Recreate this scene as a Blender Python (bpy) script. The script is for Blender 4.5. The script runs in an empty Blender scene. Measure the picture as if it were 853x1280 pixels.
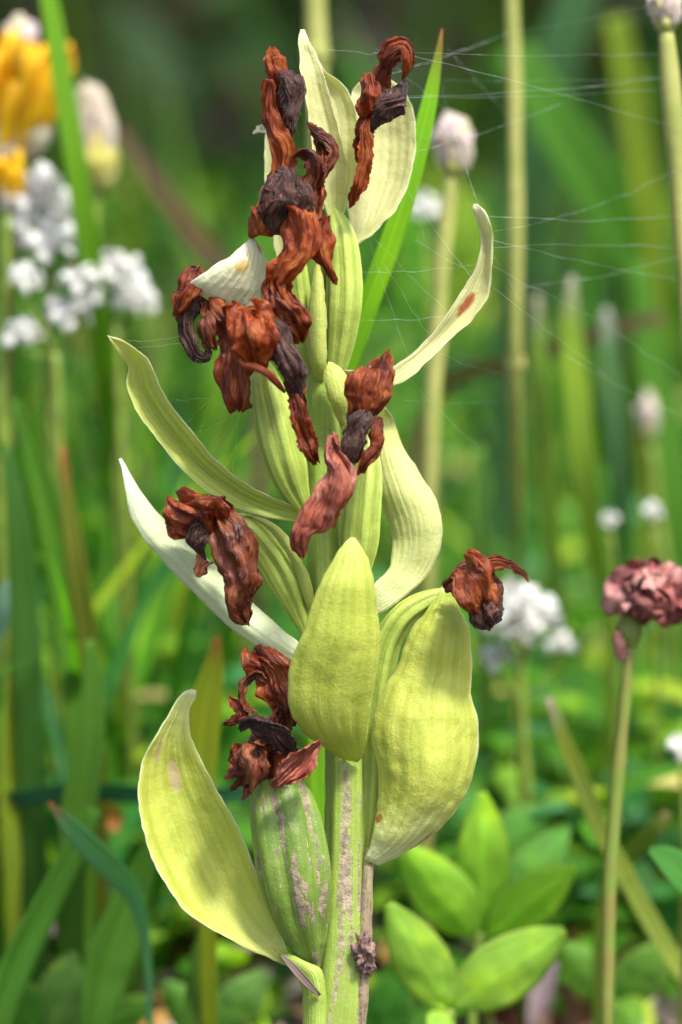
import bpy, math, random
import numpy as np
from mathutils import Vector, Matrix
random.seed(7); rng = np.random.default_rng(7)
C = bpy.context.scene.collection
SC = bpy.context.scene
R = math.radians

# ---------------------------------------------------------------- camera, sky, sun, exposure
PITCH, DIST, FRAME = R(13), 0.464, 0.150
cam = bpy.data.cameras.new('camera'); camo = bpy.data.objects.new('camera', cam); C.objects.link(camo)
CAM = np.array([0, -DIST*math.cos(PITCH), DIST*math.sin(PITCH)])
camo.location = CAM; camo.rotation_euler = (R(90)-PITCH, 0, 0)
cam.sensor_fit = 'VERTICAL'; cam.sensor_height = 24; cam.lens = 12/(FRAME/2/DIST)
cam.clip_start = .01; cam.clip_end = 1000
cam.dof.use_dof = True; cam.dof.focus_distance = DIST-.007; cam.dof.aperture_fstop = 6.6
SC.camera = camo
SUN_EL, SUN_AZ = 66, 135        # azimuth clockwise from +Y
w = bpy.data.worlds.new('World'); SC.world = w; w.use_nodes = True
nt = w.node_tree; bg = nt.nodes['Background']; sky = nt.nodes.new('ShaderNodeTexSky')
sky.sky_type = 'NISHITA'; sky.sun_disc = False; sky.sun_elevation = R(SUN_EL); sky.sun_rotation = R(SUN_AZ)
sky.dust_density = 4.0; sky.air_density = 1.0; sky.ozone_density = 1.0
nt.links.new(sky.outputs[0], bg.inputs[0]); bg.inputs[1].default_value = 0.15
sd = bpy.data.lights.new('sun', 'SUN'); sd.energy = 3.0; sd.angle = R(8); sd.color = (1, .98, .94)
so = bpy.data.objects.new('sun', sd); C.objects.link(so)
a, e = R(SUN_AZ), R(SUN_EL)
sdir = Vector((math.sin(a)*math.cos(e), math.cos(a)*math.cos(e), math.sin(e)))
so.rotation_euler = sdir.to_track_quat('Z', 'Y').to_euler(); so.location = (0, 0, 2)
SC.view_settings.view_transform = 'Standard'; SC.view_settings.look = 'None'
SC.view_settings.exposure = 0.95; SC.view_settings.gamma = 1.0
SC.render.engine = 'CYCLES'

# ---------------------------------------------------------------- coordinates
UP = np.array([0, math.sin(PITCH), math.cos(PITCH)]); FW = np.array([0, math.cos(PITCH), -math.sin(PITCH)])
RT = np.array([1., 0, 0]); PX = FRAME/1280; GZ = -0.125
def P(px, py, d=0):
    """scene point seen at photograph place px,py and d mm behind the plane of the orchid stem"""
    s = (DIST+d/1000)/DIST
    return CAM + s*(FW*DIST + RT*((px-426.5)*PX) + UP*((640-py)*PX))
def wpx(px, d=0): return px*PX*(DIST+d/1000)/DIST

# ---------------------------------------------------------------- noise
def _h(ix, iy, iz, s):
    n = (ix*374761393 + iy*668265263 + iz*2147483647 + s*1274126177) & 0xffffffff
    n = ((n ^ (n >> 13))*1274126177) & 0xffffffff
    return ((n ^ (n >> 16)) & 0xffff)/65535.0
def vn(p, s=0):
    p = np.asarray(p, float); f = np.floor(p); i = f.astype(np.int64); t = p-f; t = t*t*(3-2*t)
    x, y, z = i[..., 0], i[..., 1], i[..., 2]; a, b, c = t[..., 0], t[..., 1], t[..., 2]
    def l(u, v, q): return u+(v-u)*q
    r = l(l(l(_h(x,y,z,s), _h(x+1,y,z,s), a), l(_h(x,y+1,z,s), _h(x+1,y+1,z,s), a), b),
          l(l(_h(x,y,z+1,s), _h(x+1,y,z+1,s), a), l(_h(x,y+1,z+1,s), _h(x+1,y+1,z+1,s), a), b), c)
    return r*2-1
def fbm(p, s=0, o=3): return sum(vn(np.asarray(p)*2**k, s+k*17)*.5**k for k in range(o))
def ridged(p, s=0, o=3): return sum((1-2*np.abs(vn(np.asarray(p)*2**k, s+k*17)))*.55**k for k in range(o))

# ---------------------------------------------------------------- splines
def hermite(K, n):
    """K (m, ..., c) control values, resampled to n+1 along axis 0 with chord spacing"""
    K = np.asarray(K, float); m = len(K)
    dd = np.linalg.norm((K[1:]-K[:-1]).reshape(m-1, -1), axis=1)+1e-9
    t = np.concatenate([[0], np.cumsum(dd**.7)]); t /= t[-1]
    T = np.empty_like(K)
    sh = (-1,)+(1,)*(K.ndim-1)
    sl = (K[1:]-K[:-1])/(t[1:]-t[:-1]).reshape(sh)
    T[0] = sl[0]; T[-1] = sl[-1]
    if m > 2:
        h0 = (t[1:-1]-t[:-2]).reshape(sh); h1 = (t[2:]-t[1:-1]).reshape(sh)
        T[1:-1] = (sl[:-1]*h1+sl[1:]*h0)/(h0+h1)
    q = np.linspace(0, 1, n+1); i = np.clip(np.searchsorted(t, q, 'right')-1, 0, m-2)
    h = (t[i+1]-t[i]).reshape(sh); x = ((q-t[i])/(t[i+1]-t[i])).reshape(sh)
    return (2*x**3-3*x**2+1)*K[i]+(x**3-2*x**2+x)*h*T[i]+(-2*x**3+3*x**2)*K[i+1]+(x**3-x**2)*h*T[i+1]
def gnormals(G, wrap=False):
    du = np.gradient(G, axis=0)
    dv = (np.roll(G, -1, 1)-np.roll(G, 1, 1)) if wrap else np.gradient(G, axis=1)
    n = np.cross(du, dv); return n/(np.linalg.norm(n, axis=-1, keepdims=True)+1e-12)

# ---------------------------------------------------------------- objects
ORG = {}
def make(name, V, F, mat, parent=None, UV=None, smooth=True, col=None):
    V = np.asarray(V, float).reshape(-1, 3)
    org = ORG.get(parent.name, np.zeros(3)) if parent else V.mean(0)*0
    me = bpy.data.meshes.new(name)
    F = np.asarray(F, np.int32)
    Vl = (V-org).astype(np.float32)
    me.vertices.add(len(Vl)); me.vertices.foreach_set('co', Vl.ravel())
    k = F.shape[1]
    me.loops.add(F.size); me.loops.foreach_set('vertex_index', F.ravel())
    me.polygons.add(len(F)); me.polygons.foreach_set('loop_start', np.arange(0, F.size, k, dtype=np.int32))
    me.polygons.foreach_set('loop_total', np.full(len(F), k, np.int32))
    if smooth: me.polygons.foreach_set('use_smooth', np.ones(len(F), bool))
    if UV is not None:
        l = me.uv_layers.new(name='UVMap'); l.data.foreach_set('uv', np.asarray(UV, np.float32)[F.ravel()].ravel())
    if col is not None:
        at = me.color_attributes.new('tint', 'FLOAT_COLOR', 'POINT'); at.data.foreach_set('color', np.asarray(col, np.float32).ravel())
    me.update(calc_edges=True); me.validate()
    me.materials.append(mat)
    o = bpy.data.objects.new(name, me); C.objects.link(o)
    if parent: o.parent = parent
    ORG[o.name] = org
    return o
def thing(name, label, cat, loc, group=None):
    o = bpy.data.objects.new(name, None); C.objects.link(o); o.location = loc; o.empty_display_size = .01
    ORG[o.name] = np.asarray(loc, float); tag(o, label, cat, group); return o
def tag(o, label, cat, group=None):
    o['label'] = label; o['category'] = cat
    if group: o['group'] = group
    return o
def kind(o, k, label=None):
    o['kind'] = k
    if label: o['label'] = label
    return o
def gridfaces(nu, nv, off=0, flip=False, wrap=False):
    W = nv if wrap else nv+1
    i, j = np.meshgrid(np.arange(nu), np.arange(nv), indexing='ij'); j2 = (j+1) % W
    q = np.stack([i*W+j, i*W+j2, (i+1)*W+j2, (i+1)*W+j], -1).reshape(-1, 4)+off
    return q[:, ::-1] if flip else q
def shell(G, thick):
    """closed two-sided leaf from a grid of points; thinner towards the rim"""
    nu, nv = G.shape[0]-1, G.shape[1]-1
    u, v = np.meshgrid(np.linspace(0, 1, nu+1), np.linspace(0, 1, nv+1), indexing='ij')
    N = gnormals(G); m = np.clip(np.minimum(np.minimum(u, 1-u)*nu, np.minimum(v, 1-v)*nv)/3, .22, 1)[..., None]
    A = G+N*thick/2*m; B = G-N*thick/2*m
    n = (nu+1)*(nv+1); W = nv+1
    F = [gridfaces(nu, nv), gridfaces(nu, nv, n, True)]
    rim = [i*W for i in range(nu+1)]+[nu*W+j for j in range(1, nv+1)]+[i*W+nv for i in range(nu-1, -1, -1)]+[j for j in range(nv-1, 0, -1)]
    rim = np.array(rim); r2 = np.roll(rim, -1)
    F.append(np.stack([rim, r2, r2+n, rim+n], -1))
    uv = np.stack([v, u], -1).reshape(-1, 2)
    return np.concatenate([A.reshape(-1, 3), B.reshape(-1, 3)]), np.concatenate(F), np.concatenate([uv, uv])
def rows2grid(rows, nu, nv):
    """rows (xl,yl,xr,yr,dl,dr,bulge[,vfold]); bulge in mm, positive away from the viewer"""
    K = []
    for r in rows:
        xl, yl, xr, yr, dl, dr, b = r[:7]; vf = r[7] if len(r) > 7 else 0
        line = []
        for t in (0, .17, .34, .5, .66, .83, 1):
            d = dl+(dr-dl)*t+b*4*t*(1-t)+vf*(1-abs(2*t-1))
            line.append(P(xl+(xr-xl)*t, yl+(yr-yl)*t, d))
        K.append(line)
    G = hermite(K, nu); G = np.swapaxes(hermite(np.swapaxes(G, 0, 1), nv), 0, 1)
    return G
def leaf(name, rows, mat, parent, thick=.35, nu=90, nv=36, wave=.12, seed=0, veins=.05, nvein=9, frill=0):
    G = rows2grid(rows, nu, nv)
    u, v = np.meshgrid(np.linspace(0, 1, nu+1), np.linspace(0, 1, nv+1), indexing='ij')
    N = gnormals(G); L = np.linalg.norm(G[0, nv//2]-G[-1, nv//2])
    q = G*1000
    d = wave*fbm(q/7, seed, 2)+wave*.35*fbm(q/1.6, seed+5, 2)
    vw = np.sin(v*nvein*2*math.pi+fbm(np.stack([u*3, v*2, u*0], -1), seed+9)*1.2)*veins*np.sin(np.clip(u, .02, .98)*math.pi)**.5
    e = np.clip(1-np.minimum(v, 1-v)*7, 0, 1)
    d = d+vw+frill*e*np.sin(u*L*1000*1.5+fbm(q/3, seed+3)*3)
    G = G+N*(d/1000)[..., None]
    G = G+(e*np.stack([vn(q/1.3, seed+k)*.05 for k in range(3)], 0))[..., None].sum(0)[..., :0].sum(-1, keepdims=True) if False else G
    G = G+np.stack([vn(q/1.1, seed+30+k) for k in range(3)], -1)*(.13e-3)*(e**2)[..., None]
    V, F, UV = shell(G, thick/1000)
    return make(name, V, F, mat, parent, UV)
def tubegrid(path, nu, nv, rf=None, flat=1.0):
    """path of (px,py,d,r_px[,twist deg]); returns wrapped grid"""
    A = np.array([list(P(p[0], p[1], p[2]))+[wpx(p[3], p[2]), (p[4] if len(p) > 4 else 0)*.0001] for p in path])
    S = hermite(A, nu); c = S[:, :3]; r = np.maximum(S[:, 3], wpx(.4)); tw = S[:, 4]/.0001*math.pi/180
    T = np.gradient(c, axis=0); T /= np.linalg.norm(T, axis=1, keepdims=True)+1e-12
    X = np.cross(T, -FW); X /= np.linalg.norm(X, axis=1, keepdims=True)+1e-12
    Y = np.cross(X, T)
    th = np.linspace(0, 2*math.pi, nv, endpoint=False)+math.pi/2*3     # v = 0.5 faces the viewer
    TH = th[None]+tw[:, None]
    u = np.linspace(0, 1, nu+1)[:, None]+0*TH
    rr = r[:, None]*(rf(u, th[None]+0*u) if rf else 1)
    cx = np.cos(th[None]+0*u)*rr; cy = np.sin(th[None]+0*u)*rr*flat
    if len(path[0]) > 4:
        ct, st = np.cos(tw)[:, None], np.sin(tw)[:, None]; cx, cy = cx*ct-cy*st, cx*st+cy*ct
    return c[:, None]+X[:, None]*cx[..., None]+Y[:, None]*cy[..., None]
def closetube(G):
    nu, nv = G.shape[0]-1, G.shape[1]
    V = np.concatenate([G.reshape(-1, 3), G[0].mean(0)[None], G[-1].mean(0)[None]]); n = (nu+1)*nv
    F = list(map(tuple, gridfaces(nu, nv, 0, False, True)))
    for j in range(0, nv, 1):
        F.append((n, (j+1) % nv, j, j)); F.append((n+1, nu*nv+j, nu*nv+(j+1) % nv, nu*nv+(j+1) % nv))
    u, v = np.meshgrid(np.linspace(0, 1, nu+1), (np.arange(nv)+.5)/nv, indexing='ij')
    uv = np.concatenate([np.stack([v, u], -1).reshape(-1, 2), [[.5, 0], [.5, 1]]])
    return V, F, uv
def mk_mixed(name, V, F, mat, parent, UV, col=None):
    quads = [f for f in F if f[2] != f[3]]; tris = [f[:3] for f in F if f[2] == f[3]]
    V = np.asarray(V); org = ORG.get(parent.name, np.zeros(3)) if parent else np.zeros(3)
    me = bpy.data.meshes.new(name); me.from_pydata((V-org).tolist(), [], [tuple(map(int, f)) for f in quads+tris])
    me.polygons.foreach_set('use_smooth', np.ones(len(me.polygons), bool))
    li = np.empty(len(me.loops), np.int32); me.loops.foreach_get('vertex_index', li)
    l = me.uv_layers.new(name='UVMap'); l.data.foreach_set('uv', np.asarray(UV, np.float32)[li].ravel())
    if col is not None:
        at = me.color_attributes.new('tint', 'FLOAT_COLOR', 'POINT'); at.data.foreach_set('color', np.tile(np.asarray(col, np.float32), (len(V), 1)).ravel())
    me.materials.append(mat); me.update()
    o = bpy.data.objects.new(name, me); C.objects.link(o)
    if parent: o.parent = parent
    ORG[o.name] = org; return o
def tube(name, path, mat, parent, nu=80, nv=36, rf=None, flat=1.0, wave=.05, seed=0, col=None):
    G = tubegrid(path, nu, nv, rf, flat); N = gnormals(G, True); q = G*1000
    G = G-N*(wave*fbm(q/2.5, seed, 3)/1000)[..., None]
    return mk_mixed(name, *closetube(G)[:2], mat, parent, closetube(G)[2], col)

# ---------------------------------------------------------------- materials
class NT:
    def __init__(s, name):
        s.m = bpy.data.materials.new(name); s.m.use_nodes = True; s.t = s.m.node_tree; s.t.nodes.clear()
        s.out = s.n('OutputMaterial')
    def n(s, t, **k):
        x = s.t.nodes.new('ShaderNode'+t)
        for a, b in k.items(): setattr(x, a, b)
        return x
    def l(s, a, b): s.t.links.new(a, b)
    def inp(s, node, i, v):
        if hasattr(v, 'is_output'): s.l(v, node.inputs[i])
        elif v is not None: node.inputs[i].default_value = (*v, 1) if isinstance(v, tuple) and len(v) == 3 and node.inputs[i].type == 'RGBA' else v
    def math(s, op, a, b=None, c=None, clamp=False):
        x = s.n('Math', operation=op, use_clamp=clamp); s.inp(x, 0, a); s.inp(x, 1, b); s.inp(x, 2, c); return x.outputs[0]
    def mix(s, f, a, b, mode='MIX'):
        x = s.n('Mix', data_type='RGBA', blend_type=mode); s.inp(x, 0, f); s.inp(x, 6, a); s.inp(x, 7, b); return x.outputs[2]
    def rng(s, v, a, b, c=0, d=1, smooth=True):
        x = s.n('MapRange', interpolation_type='SMOOTHSTEP' if smooth else 'LINEAR'); s.inp(x, 0, v)
        for i, q in enumerate((a, b, c, d)): s.inp(x, i+1, q)
        return x.outputs[0]
    def noise(s, vec, scale, detail=3, rough=.55, dist=0):
        x = s.n('TexNoise'); s.inp(x, 'Vector', vec); s.inp(x, 'Scale', scale); s.inp(x, 'Detail', detail); s.inp(x, 'Roughness', rough); s.inp(x, 'Distortion', dist)
        return x.outputs['Fac']
    def vec(s, x, y, z=0.0):
        c = s.n('CombineXYZ'); s.inp(c, 0, x); s.inp(c, 1, y); s.inp(c, 2, z); return c.outputs[0]
    def coords(s):
        tc = s.n('TexCoord'); sp = s.n('SeparateXYZ'); s.l(tc.outputs['UV'], sp.inputs[0])
        return tc.outputs['Object'], sp.outputs[0], sp.outputs[1]
    def bump(s, h, st, dist, prev=None):
        b = s.n('Bump'); s.inp(b, 'Height', h); s.inp(b, 'Strength', st); s.inp(b, 'Distance', dist)
        if prev is not None: s.l(prev, b.inputs['Normal'])
        return b.outputs[0]
    def surf(s, col, rough, nrm=None, trans=0, tcol=None, spec=.5, sheen=0, sss=0, sssr=(.002, .0015, .0006)):
        p = s.n('BsdfPrincipled'); s.inp(p, 'Base Color', col); s.inp(p, 'Roughness', rough); s.inp(p, 'Specular IOR Level', spec)
        if nrm is not None: s.l(nrm, p.inputs['Normal'])
        if sheen: p.inputs['Sheen Weight'].default_value = sheen; p.inputs['Sheen Roughness'].default_value = .4
        if sss:
            p.inputs['Subsurface Weight'].default_value = sss; p.inputs['Subsurface Radius'].default_value = (1, .9, .35); p.inputs['Subsurface Scale'].default_value = sssr[0]
        o = p.outputs[0]
        if trans:
            t = s.n('BsdfTranslucent'); s.inp(t, 0, tcol if tcol is not None else col)
            if nrm is not None: s.l(nrm, t.inputs['Normal'])
            m = s.n('MixShader'); s.inp(m, 0, trans); s.l(o, m.inputs[1]); s.l(t.outputs[0], m.inputs[2]); o = m.outputs[0]
        s.l(o, s.out.inputs[0]); return s.m

def bract_mat(name, mid, tip, base, edge, vein, trans=.35, blot=None, spots=(), pale=.0, nveins=16, bl=.5):
    """u runs tip (0) to base (1); v across"""
    s = NT(name); ob, v, u = s.coords()
    wob = s.noise(s.vec(s.math('MULTIPLY', v, 2.), s.math('MULTIPLY', u, 3.)), 1.0, 2)
    g1 = s.mix(s.rng(u, 0, .28), tip, mid); g2 = s.mix(s.rng(s.math('ADD', u, s.math('MULTIPLY', s.math('SUBTRACT', wob, .5), .25)), .68, 1.), g1, base)
    vs = s.noise(s.vec(s.math('MULTIPLY', v, float(nveins)), s.math('MULTIPLY', u, 1.3), 3.), 1.0, 2, .6)
    c = s.mix(s.rng(vs, .44, .66, 0, .42), g2, vein)
    vv = s.math('ABSOLUTE', s.math('SINE', s.math('ADD', s.math('MULTIPLY', v, nveins*1.5), s.math('MULTIPLY', wob, 3.))))
    c = s.mix(s.rng(vv, .0, .18, .22, 0), c, vein)
    lo = s.noise(ob, 160., 3); c = s.mix(s.rng(lo, .45, .75, 0, bl*.3), c, blot or vein)
    hi = s.noise(ob, 3800., 2); c = s.mix(s.rng(hi, .52, .8, 0, .28), c, (.88, .9, .62)); c = s.mix(s.rng(hi, .25, .45, .12, 0), c, s.mix(1., c, (.6, .66, .4), 'MULTIPLY'))
    ed = s.math('MINIMUM', v, s.math('SUBTRACT', 1., v)); ed = s.math('MINIMUM', ed, s.math('ADD', s.math('MULTIPLY', u, .7), .0))
    c = s.mix(s.rng(ed, .003, .028, .7, 0), c, edge)
    for (su, sv, ru, rv, sc) in spots:
        du = s.math('DIVIDE', s.math('SUBTRACT', u, su), ru); dv = s.math('DIVIDE', s.math('SUBTRACT', v, sv), rv)
        r2 = s.math('ADD', s.math('MULTIPLY', du, du), s.math('MULTIPLY', dv, dv)); r2 = s.math('ADD', r2, s.math('MULTIPLY', s.noise(ob, 900., 3), 1.2))
        c = s.mix(s.rng(r2, 1., 1.9, .9, 0), c, sc)
    fl = s.noise(ob, 1100., 2); c = s.mix(s.rng(fl, .74, .8, 0, .5), c, (.30, .17, .06))
    b = s.bump(hi, .5, .00012); b = s.bump(s.noise(ob, 1500., 3), .35, .0003, b)
    b = s.bump(s.noise(s.vec(s.math('MULTIPLY', v, 34.), s.math('MULTIPLY', u, 2.2), 1.), 1., 3), .32, .0004, b)
    return s.surf(c, s.rng(hi, .3, .7, .34, .58), b, trans, s.mix(.4, c, (.78, .90, .16)), .4, .03)
def body_mat(name, green, rib, scurf, amount, band=None, nrib=6., trans=.0, sss=.35):
    s = NT(name); ob, v, u = s.coords()
    st = s.noise(s.vec(s.math('MULTIPLY', v, 26.), s.math('MULTIPLY', u, 2.5), 2.), 1., 3, .6)
    c = s.mix(s.rng(st, .42, .7, 0, .75), green, rib)
    lo = s.noise(ob, 220., 3); c = s.mix(s.rng(lo, .35, .7, 0, .5), c, tuple(x*.62 for x in green))
    hi = s.noise(ob, 3500., 2); c = s.mix(s.rng(hi, .52, .8, 0, .14), c, (.7, .8, .5))
    rb = s.math('ABSOLUTE', s.math('COSINE', s.math('ADD', s.math('MULTIPLY', v, 6*math.pi), 4.5*math.pi+.5)))
    if not band: c = s.mix(s.rng(rb, .72, 1., 0, .32), c, tuple(min(.8, x*1.5+.06) for x in green)); c = s.mix(s.rng(rb, 0., .35, .5, 0), c, tuple(x*.6 for x in green))
    flake = s.math('ADD', s.math('MULTIPLY', s.noise(s.vec(s.math('MULTIPLY', v, 30.), s.math('MULTIPLY', u, 7.), 0.), 1., 5, .7, .5), .72), s.math('MULTIPLY', s.noise(ob, 420., 5, .7), .28))
    m = flake
    if band:
        bm = None
        for (bc, bw, slope) in band:
            cc = s.math('ADD', bc, s.math('MULTIPLY', u, slope)) if slope else bc
            q = s.rng(s.math('ABSOLUTE', s.math('SUBTRACT', v, cc)), bw*.4, bw*1.4, 1, 0)
            bm = q if bm is None else s.math('MAXIMUM', bm, q)
        m = s.math('ADD', s.math('MULTIPLY', s.math('SUBTRACT', flake, .5), 3.2), s.math('MULTIPLY', bm, .24))
        uu = s.rng(u, amount[0], amount[1]); m = s.math('MULTIPLY', m, uu)
        mask = s.rng(m, .20, .30)
    else: mask = s.rng(m, amount[0], amount[1])
    sc = s.mix(s.rng(s.noise(ob, 800., 4, .6), .38, .62), scurf, tuple(x*.5 for x in scurf))
    c = s.mix(s.math('MULTIPLY', mask, .88), c, sc)
    b = s.bump(hi, .5, .00012); b = s.bump(s.noise(ob, 1300., 4, .7), s.rng(mask, 0, 1, .2, .9), .0005, b); b = s.bump(st, .45, .0004, b)
    return s.surf(c, s.rng(mask, 0, 1, .42, .8), b, trans, None, .4, .03, sss, (.0012,))
def dry_mat(name, dark, midc, light, trans=.12, fib=16., spec=.5, thresh=(.36, .5, .66), rough=(.28, .55), hairc=None):
    s = NT(name); ob, v, u = s.coords()
    w = s.noise(ob, 200., 2)
    vv = s.math('ADD', s.math('MULTIPLY', v, fib), s.math('MULTIPLY', w, 5.))
    f = s.noise(s.vec(vv, s.math('MULTIPLY', u, 3.), 1.), 1., 4, .6, .2)
    fine = s.noise(s.vec(s.math('MULTIPLY', vv, 4.), s.math('MULTIPLY', u, 7.), 4.), 1., 3, .6)
    lo = s.noise(ob, 260., 3, .6)
    k = s.math('ADD', s.math('MULTIPLY', f, .5), s.math('MULTIPLY', lo, .5))
    c = s.mix(s.rng(k, thresh[0], thresh[1]), dark, midc); c = s.mix(s.rng(k, thresh[1], thresh[2]), c, light)
    c = s.mix(s.rng(fine, .35, .6, .7, 0), c, dark)
    if hairc: c = s.mix(s.rng(fine, .56, .72, 0, .75), c, hairc)
    b = s.bump(f, .8, .0009); b = s.bump(fine, .7, .00025, b)
    return s.surf(c, s.rng(lo, .35, .65, rough[0], rough[1]), b, trans, s.mix(.5, c, (.85, .16, .015)) if trans else None, spec, .1 if hairc else 0)
def plain(name, col, col2=None, rough=.6, trans=0., scale=200., attr=False, sheen=0, tmul=None, spec=.4):
    s = NT(name); tc = s.n('TexCoord'); ob = tc.outputs['Object']
    base = col
    if attr:
        at = s.n('Attribute', attribute_name='tint'); base = at.outputs['Color']
    nz = s.noise(ob, scale, 3)
    c = s.mix(s.rng(nz, .35, .68), base, col2) if col2 is not None else s.mix(s.rng(nz, .3, .7, 0, .35), base, s.mix(1., base, (.55, .6, .5), 'MULTIPLY'))
    tcol = s.mix(1., c, tmul, 'MULTIPLY') if tmul else c
    return s.surf(c, rough, s.bump(nz, .3, .0005), trans, tcol, spec, sheen)
def blade_mat(name='grass_leaf', trans=.42, sc_=55., am=.45):
    s = NT(name); ob, v, u = s.coords(); at = s.n('Attribute', attribute_name='tint'); base = at.outputs['Color']
    st = s.noise(s.vec(s.math('MULTIPLY', v, 18.), s.math('MULTIPLY', u, 3.)), 1., 2)
    c = s.mix(s.rng(st, .4, .7, 0, .5), base, s.mix(1., base, (.6, .65, .5), 'MULTIPLY'))
    c = s.mix(s.rng(s.noise(ob, sc_, 4), .5, .75, 0, am), c, s.mix(1., base, (1.5, 1.25, .6), 'MULTIPLY'))
    mid = s.math('ABSOLUTE', s.math('SUBTRACT', v, .5)); c = s.mix(s.rng(mid, .02, .07, .4, 0), c, s.mix(1., base, (1.4, 1.4, 1.2), 'MULTIPLY'))
    return s.surf(c, .6, s.bump(st, .4, .0004), trans, s.mix(1., c, (1.6, 1.7, .4), 'MULTIPLY'), .2)

M = {}
YG = (.50, .55, .060)
M['front'] = bract_mat('front_bract', (.62,.67,.11), (.70,.74,.20), (.45,.52,.07), (.70,.74,.22), (.34,.44,.035), .4, nveins=8)
M['pouch'] = bract_mat('pouch_bract', (.60,.64,.11), (.38,.46,.04), (.70,.72,.40), (.80,.82,.50), (.36,.43,.035), .36, nveins=9, spots=((.80,.06,.02,.06,(.35,.12,.03)),(.86,.92,.03,.05,(.45,.28,.10))))
M['lower'] = bract_mat('lower_bract', (.57,.61,.10), (.68,.72,.30), (.54,.58,.18), (.88,.88,.62), (.32,.39,.025), .36, nveins=9, spots=((.30,.52,.05,.09,(.64,.50,.28)),(.22,.25,.05,.05,(.58,.46,.24)),(.86,.60,.008,.02,(.05,.02,.01))))
M['pale'] = bract_mat('pale_bract', (.72,.70,.36), (.80,.76,.46), (.56,.62,.20), (.86,.82,.62), (.56,.58,.20), .4)
M['pale_spot'] = bract_mat('pale_curled_bract', (.70,.68,.34), (.78,.75,.50), (.62,.66,.26), (.84,.80,.62), (.54,.56,.2), .4, spots=((.44,.42,.055,.22,(.38,.05,.008)),))
M['white'] = bract_mat('whitish_bract', (.68,.74,.46), (.80,.84,.68), (.76,.80,.58), (.86,.87,.74), (.48,.58,.24), .3, bl=.3)
M['papery'] = bract_mat('papery_bract', (.80,.78,.56), (.86,.82,.70), (.82,.80,.62), (.88,.84,.76), (.68,.66,.36), .35, spots=((.40,.42,.10,.14,(.62,.44,.16)),(.12,.85,.09,.1,(.62,.24,.13))), bl=.3)
M['fold'] = bract_mat('folded_bract', (.60,.66,.16), (.62,.64,.13), (.44,.50,.09), (.82,.80,.56), (.36,.43,.04), .36)
M['wavy'] = bract_mat('wavy_bract', (.70,.71,.30), (.46,.50,.07), (.68,.70,.40), (.80,.78,.56), (.44,.50,.10), .38)
M['ovary'] = body_mat('ovary_green', (.36,.46,.065), (.50,.58,.14), (.4,.3,.2), (.80, .9), nrib=6)
M['capsule'] = body_mat('lower_capsule', (.14,.24,.025), (.24,.34,.05), (.42,.31,.22), (.0, .12), band=((.47, .045, .10), (.66, .02, .0)))
M['stem'] = body_mat('orchid_stem', (.27,.38,.05), (.38,.48,.09), (.46,.35,.26), (.42, .62), band=((.52, .055, 0), (.63, .015, 0)))
M['strip'] = body_mat('dry_strip', (.30,.26,.12), (.4,.3,.2), (.34,.22,.16), (.0, .1), band=((.5, .3, 0),))
M['rust'] = dry_mat('withered_rust', (.060,.009,.003), (.34,.062,.010), (.76,.25,.055), .38)
M['orange'] = dry_mat('withered_orange', (.16,.022,.004), (.50,.10,.012), (.90,.38,.09), .48, thresh=(.38, .50, .66))
M['brown'] = dry_mat('withered_brown', (.036,.009,.004), (.21,.046,.012), (.58,.20,.07), .25)
M['pinkish'] = dry_mat('withered_pinkish', (.24,.045,.025), (.54,.16,.09), (.80,.42,.28), .32)
M['dark'] = dry_mat('withered_lip', (.014,.005,.003), (.050,.017,.010), (.17,.06,.035), 0., 16., .25, rough=(.4,.65), hairc=(.30,.17,.12))
M['hair'] = plain('dry_hair', (.30,.19,.15), rough=.5, trans=.2)
M['silk'] = plain('spider_silk', (.85,.88,.9), rough=.3, trans=.3)
M['clod'] = plain('soil_clod', (.30,.19,.15), (.09,.05,.045), rough=.9, scale=1500.)
M['grass'] = blade_mat()
M['herb'] = blade_mat('herb_leaf', .5, 130., .8)
M['petal_y'] = plain('yellow_petal', (.95,.66,.01), (.92,.50,.01), .5, .35)
M['petal_w'] = plain('white_petal', (.90,.89,.86), (.76,.76,.68), .6, .42, tmul=(1, 1, 1))
M['wool'] = plain('woolly_calyx', (.56,.44,.44), (.56,.52,.26), .8, .15, sheen=.5)
M['seedpink'] = plain('faded_clover', (.46,.15,.12), (.17,.04,.035), .55, .2, scale=420.)
M['seedpale'] = plain('faded_petal_tip', (.60,.32,.27), (.36,.12,.10), .5, .25, scale=420.)
M['olive'] = plain('dry_stalk', (.34,.34,.09), (.26,.30,.06), .6, .0)
M['stalk'] = plain('green_stalk', (.20,.28,.035), (.13,.19,.025), .5, .0)
M['seeddark'] = plain('withered_dark_petal', (.09,.022,.02), (.22,.07,.06), .6, .1, scale=420.)
M['stalkbrown'] = plain('brown_green_stalk', (.15,.22,.03), (.20,.17,.04), .5, .0)

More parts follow.
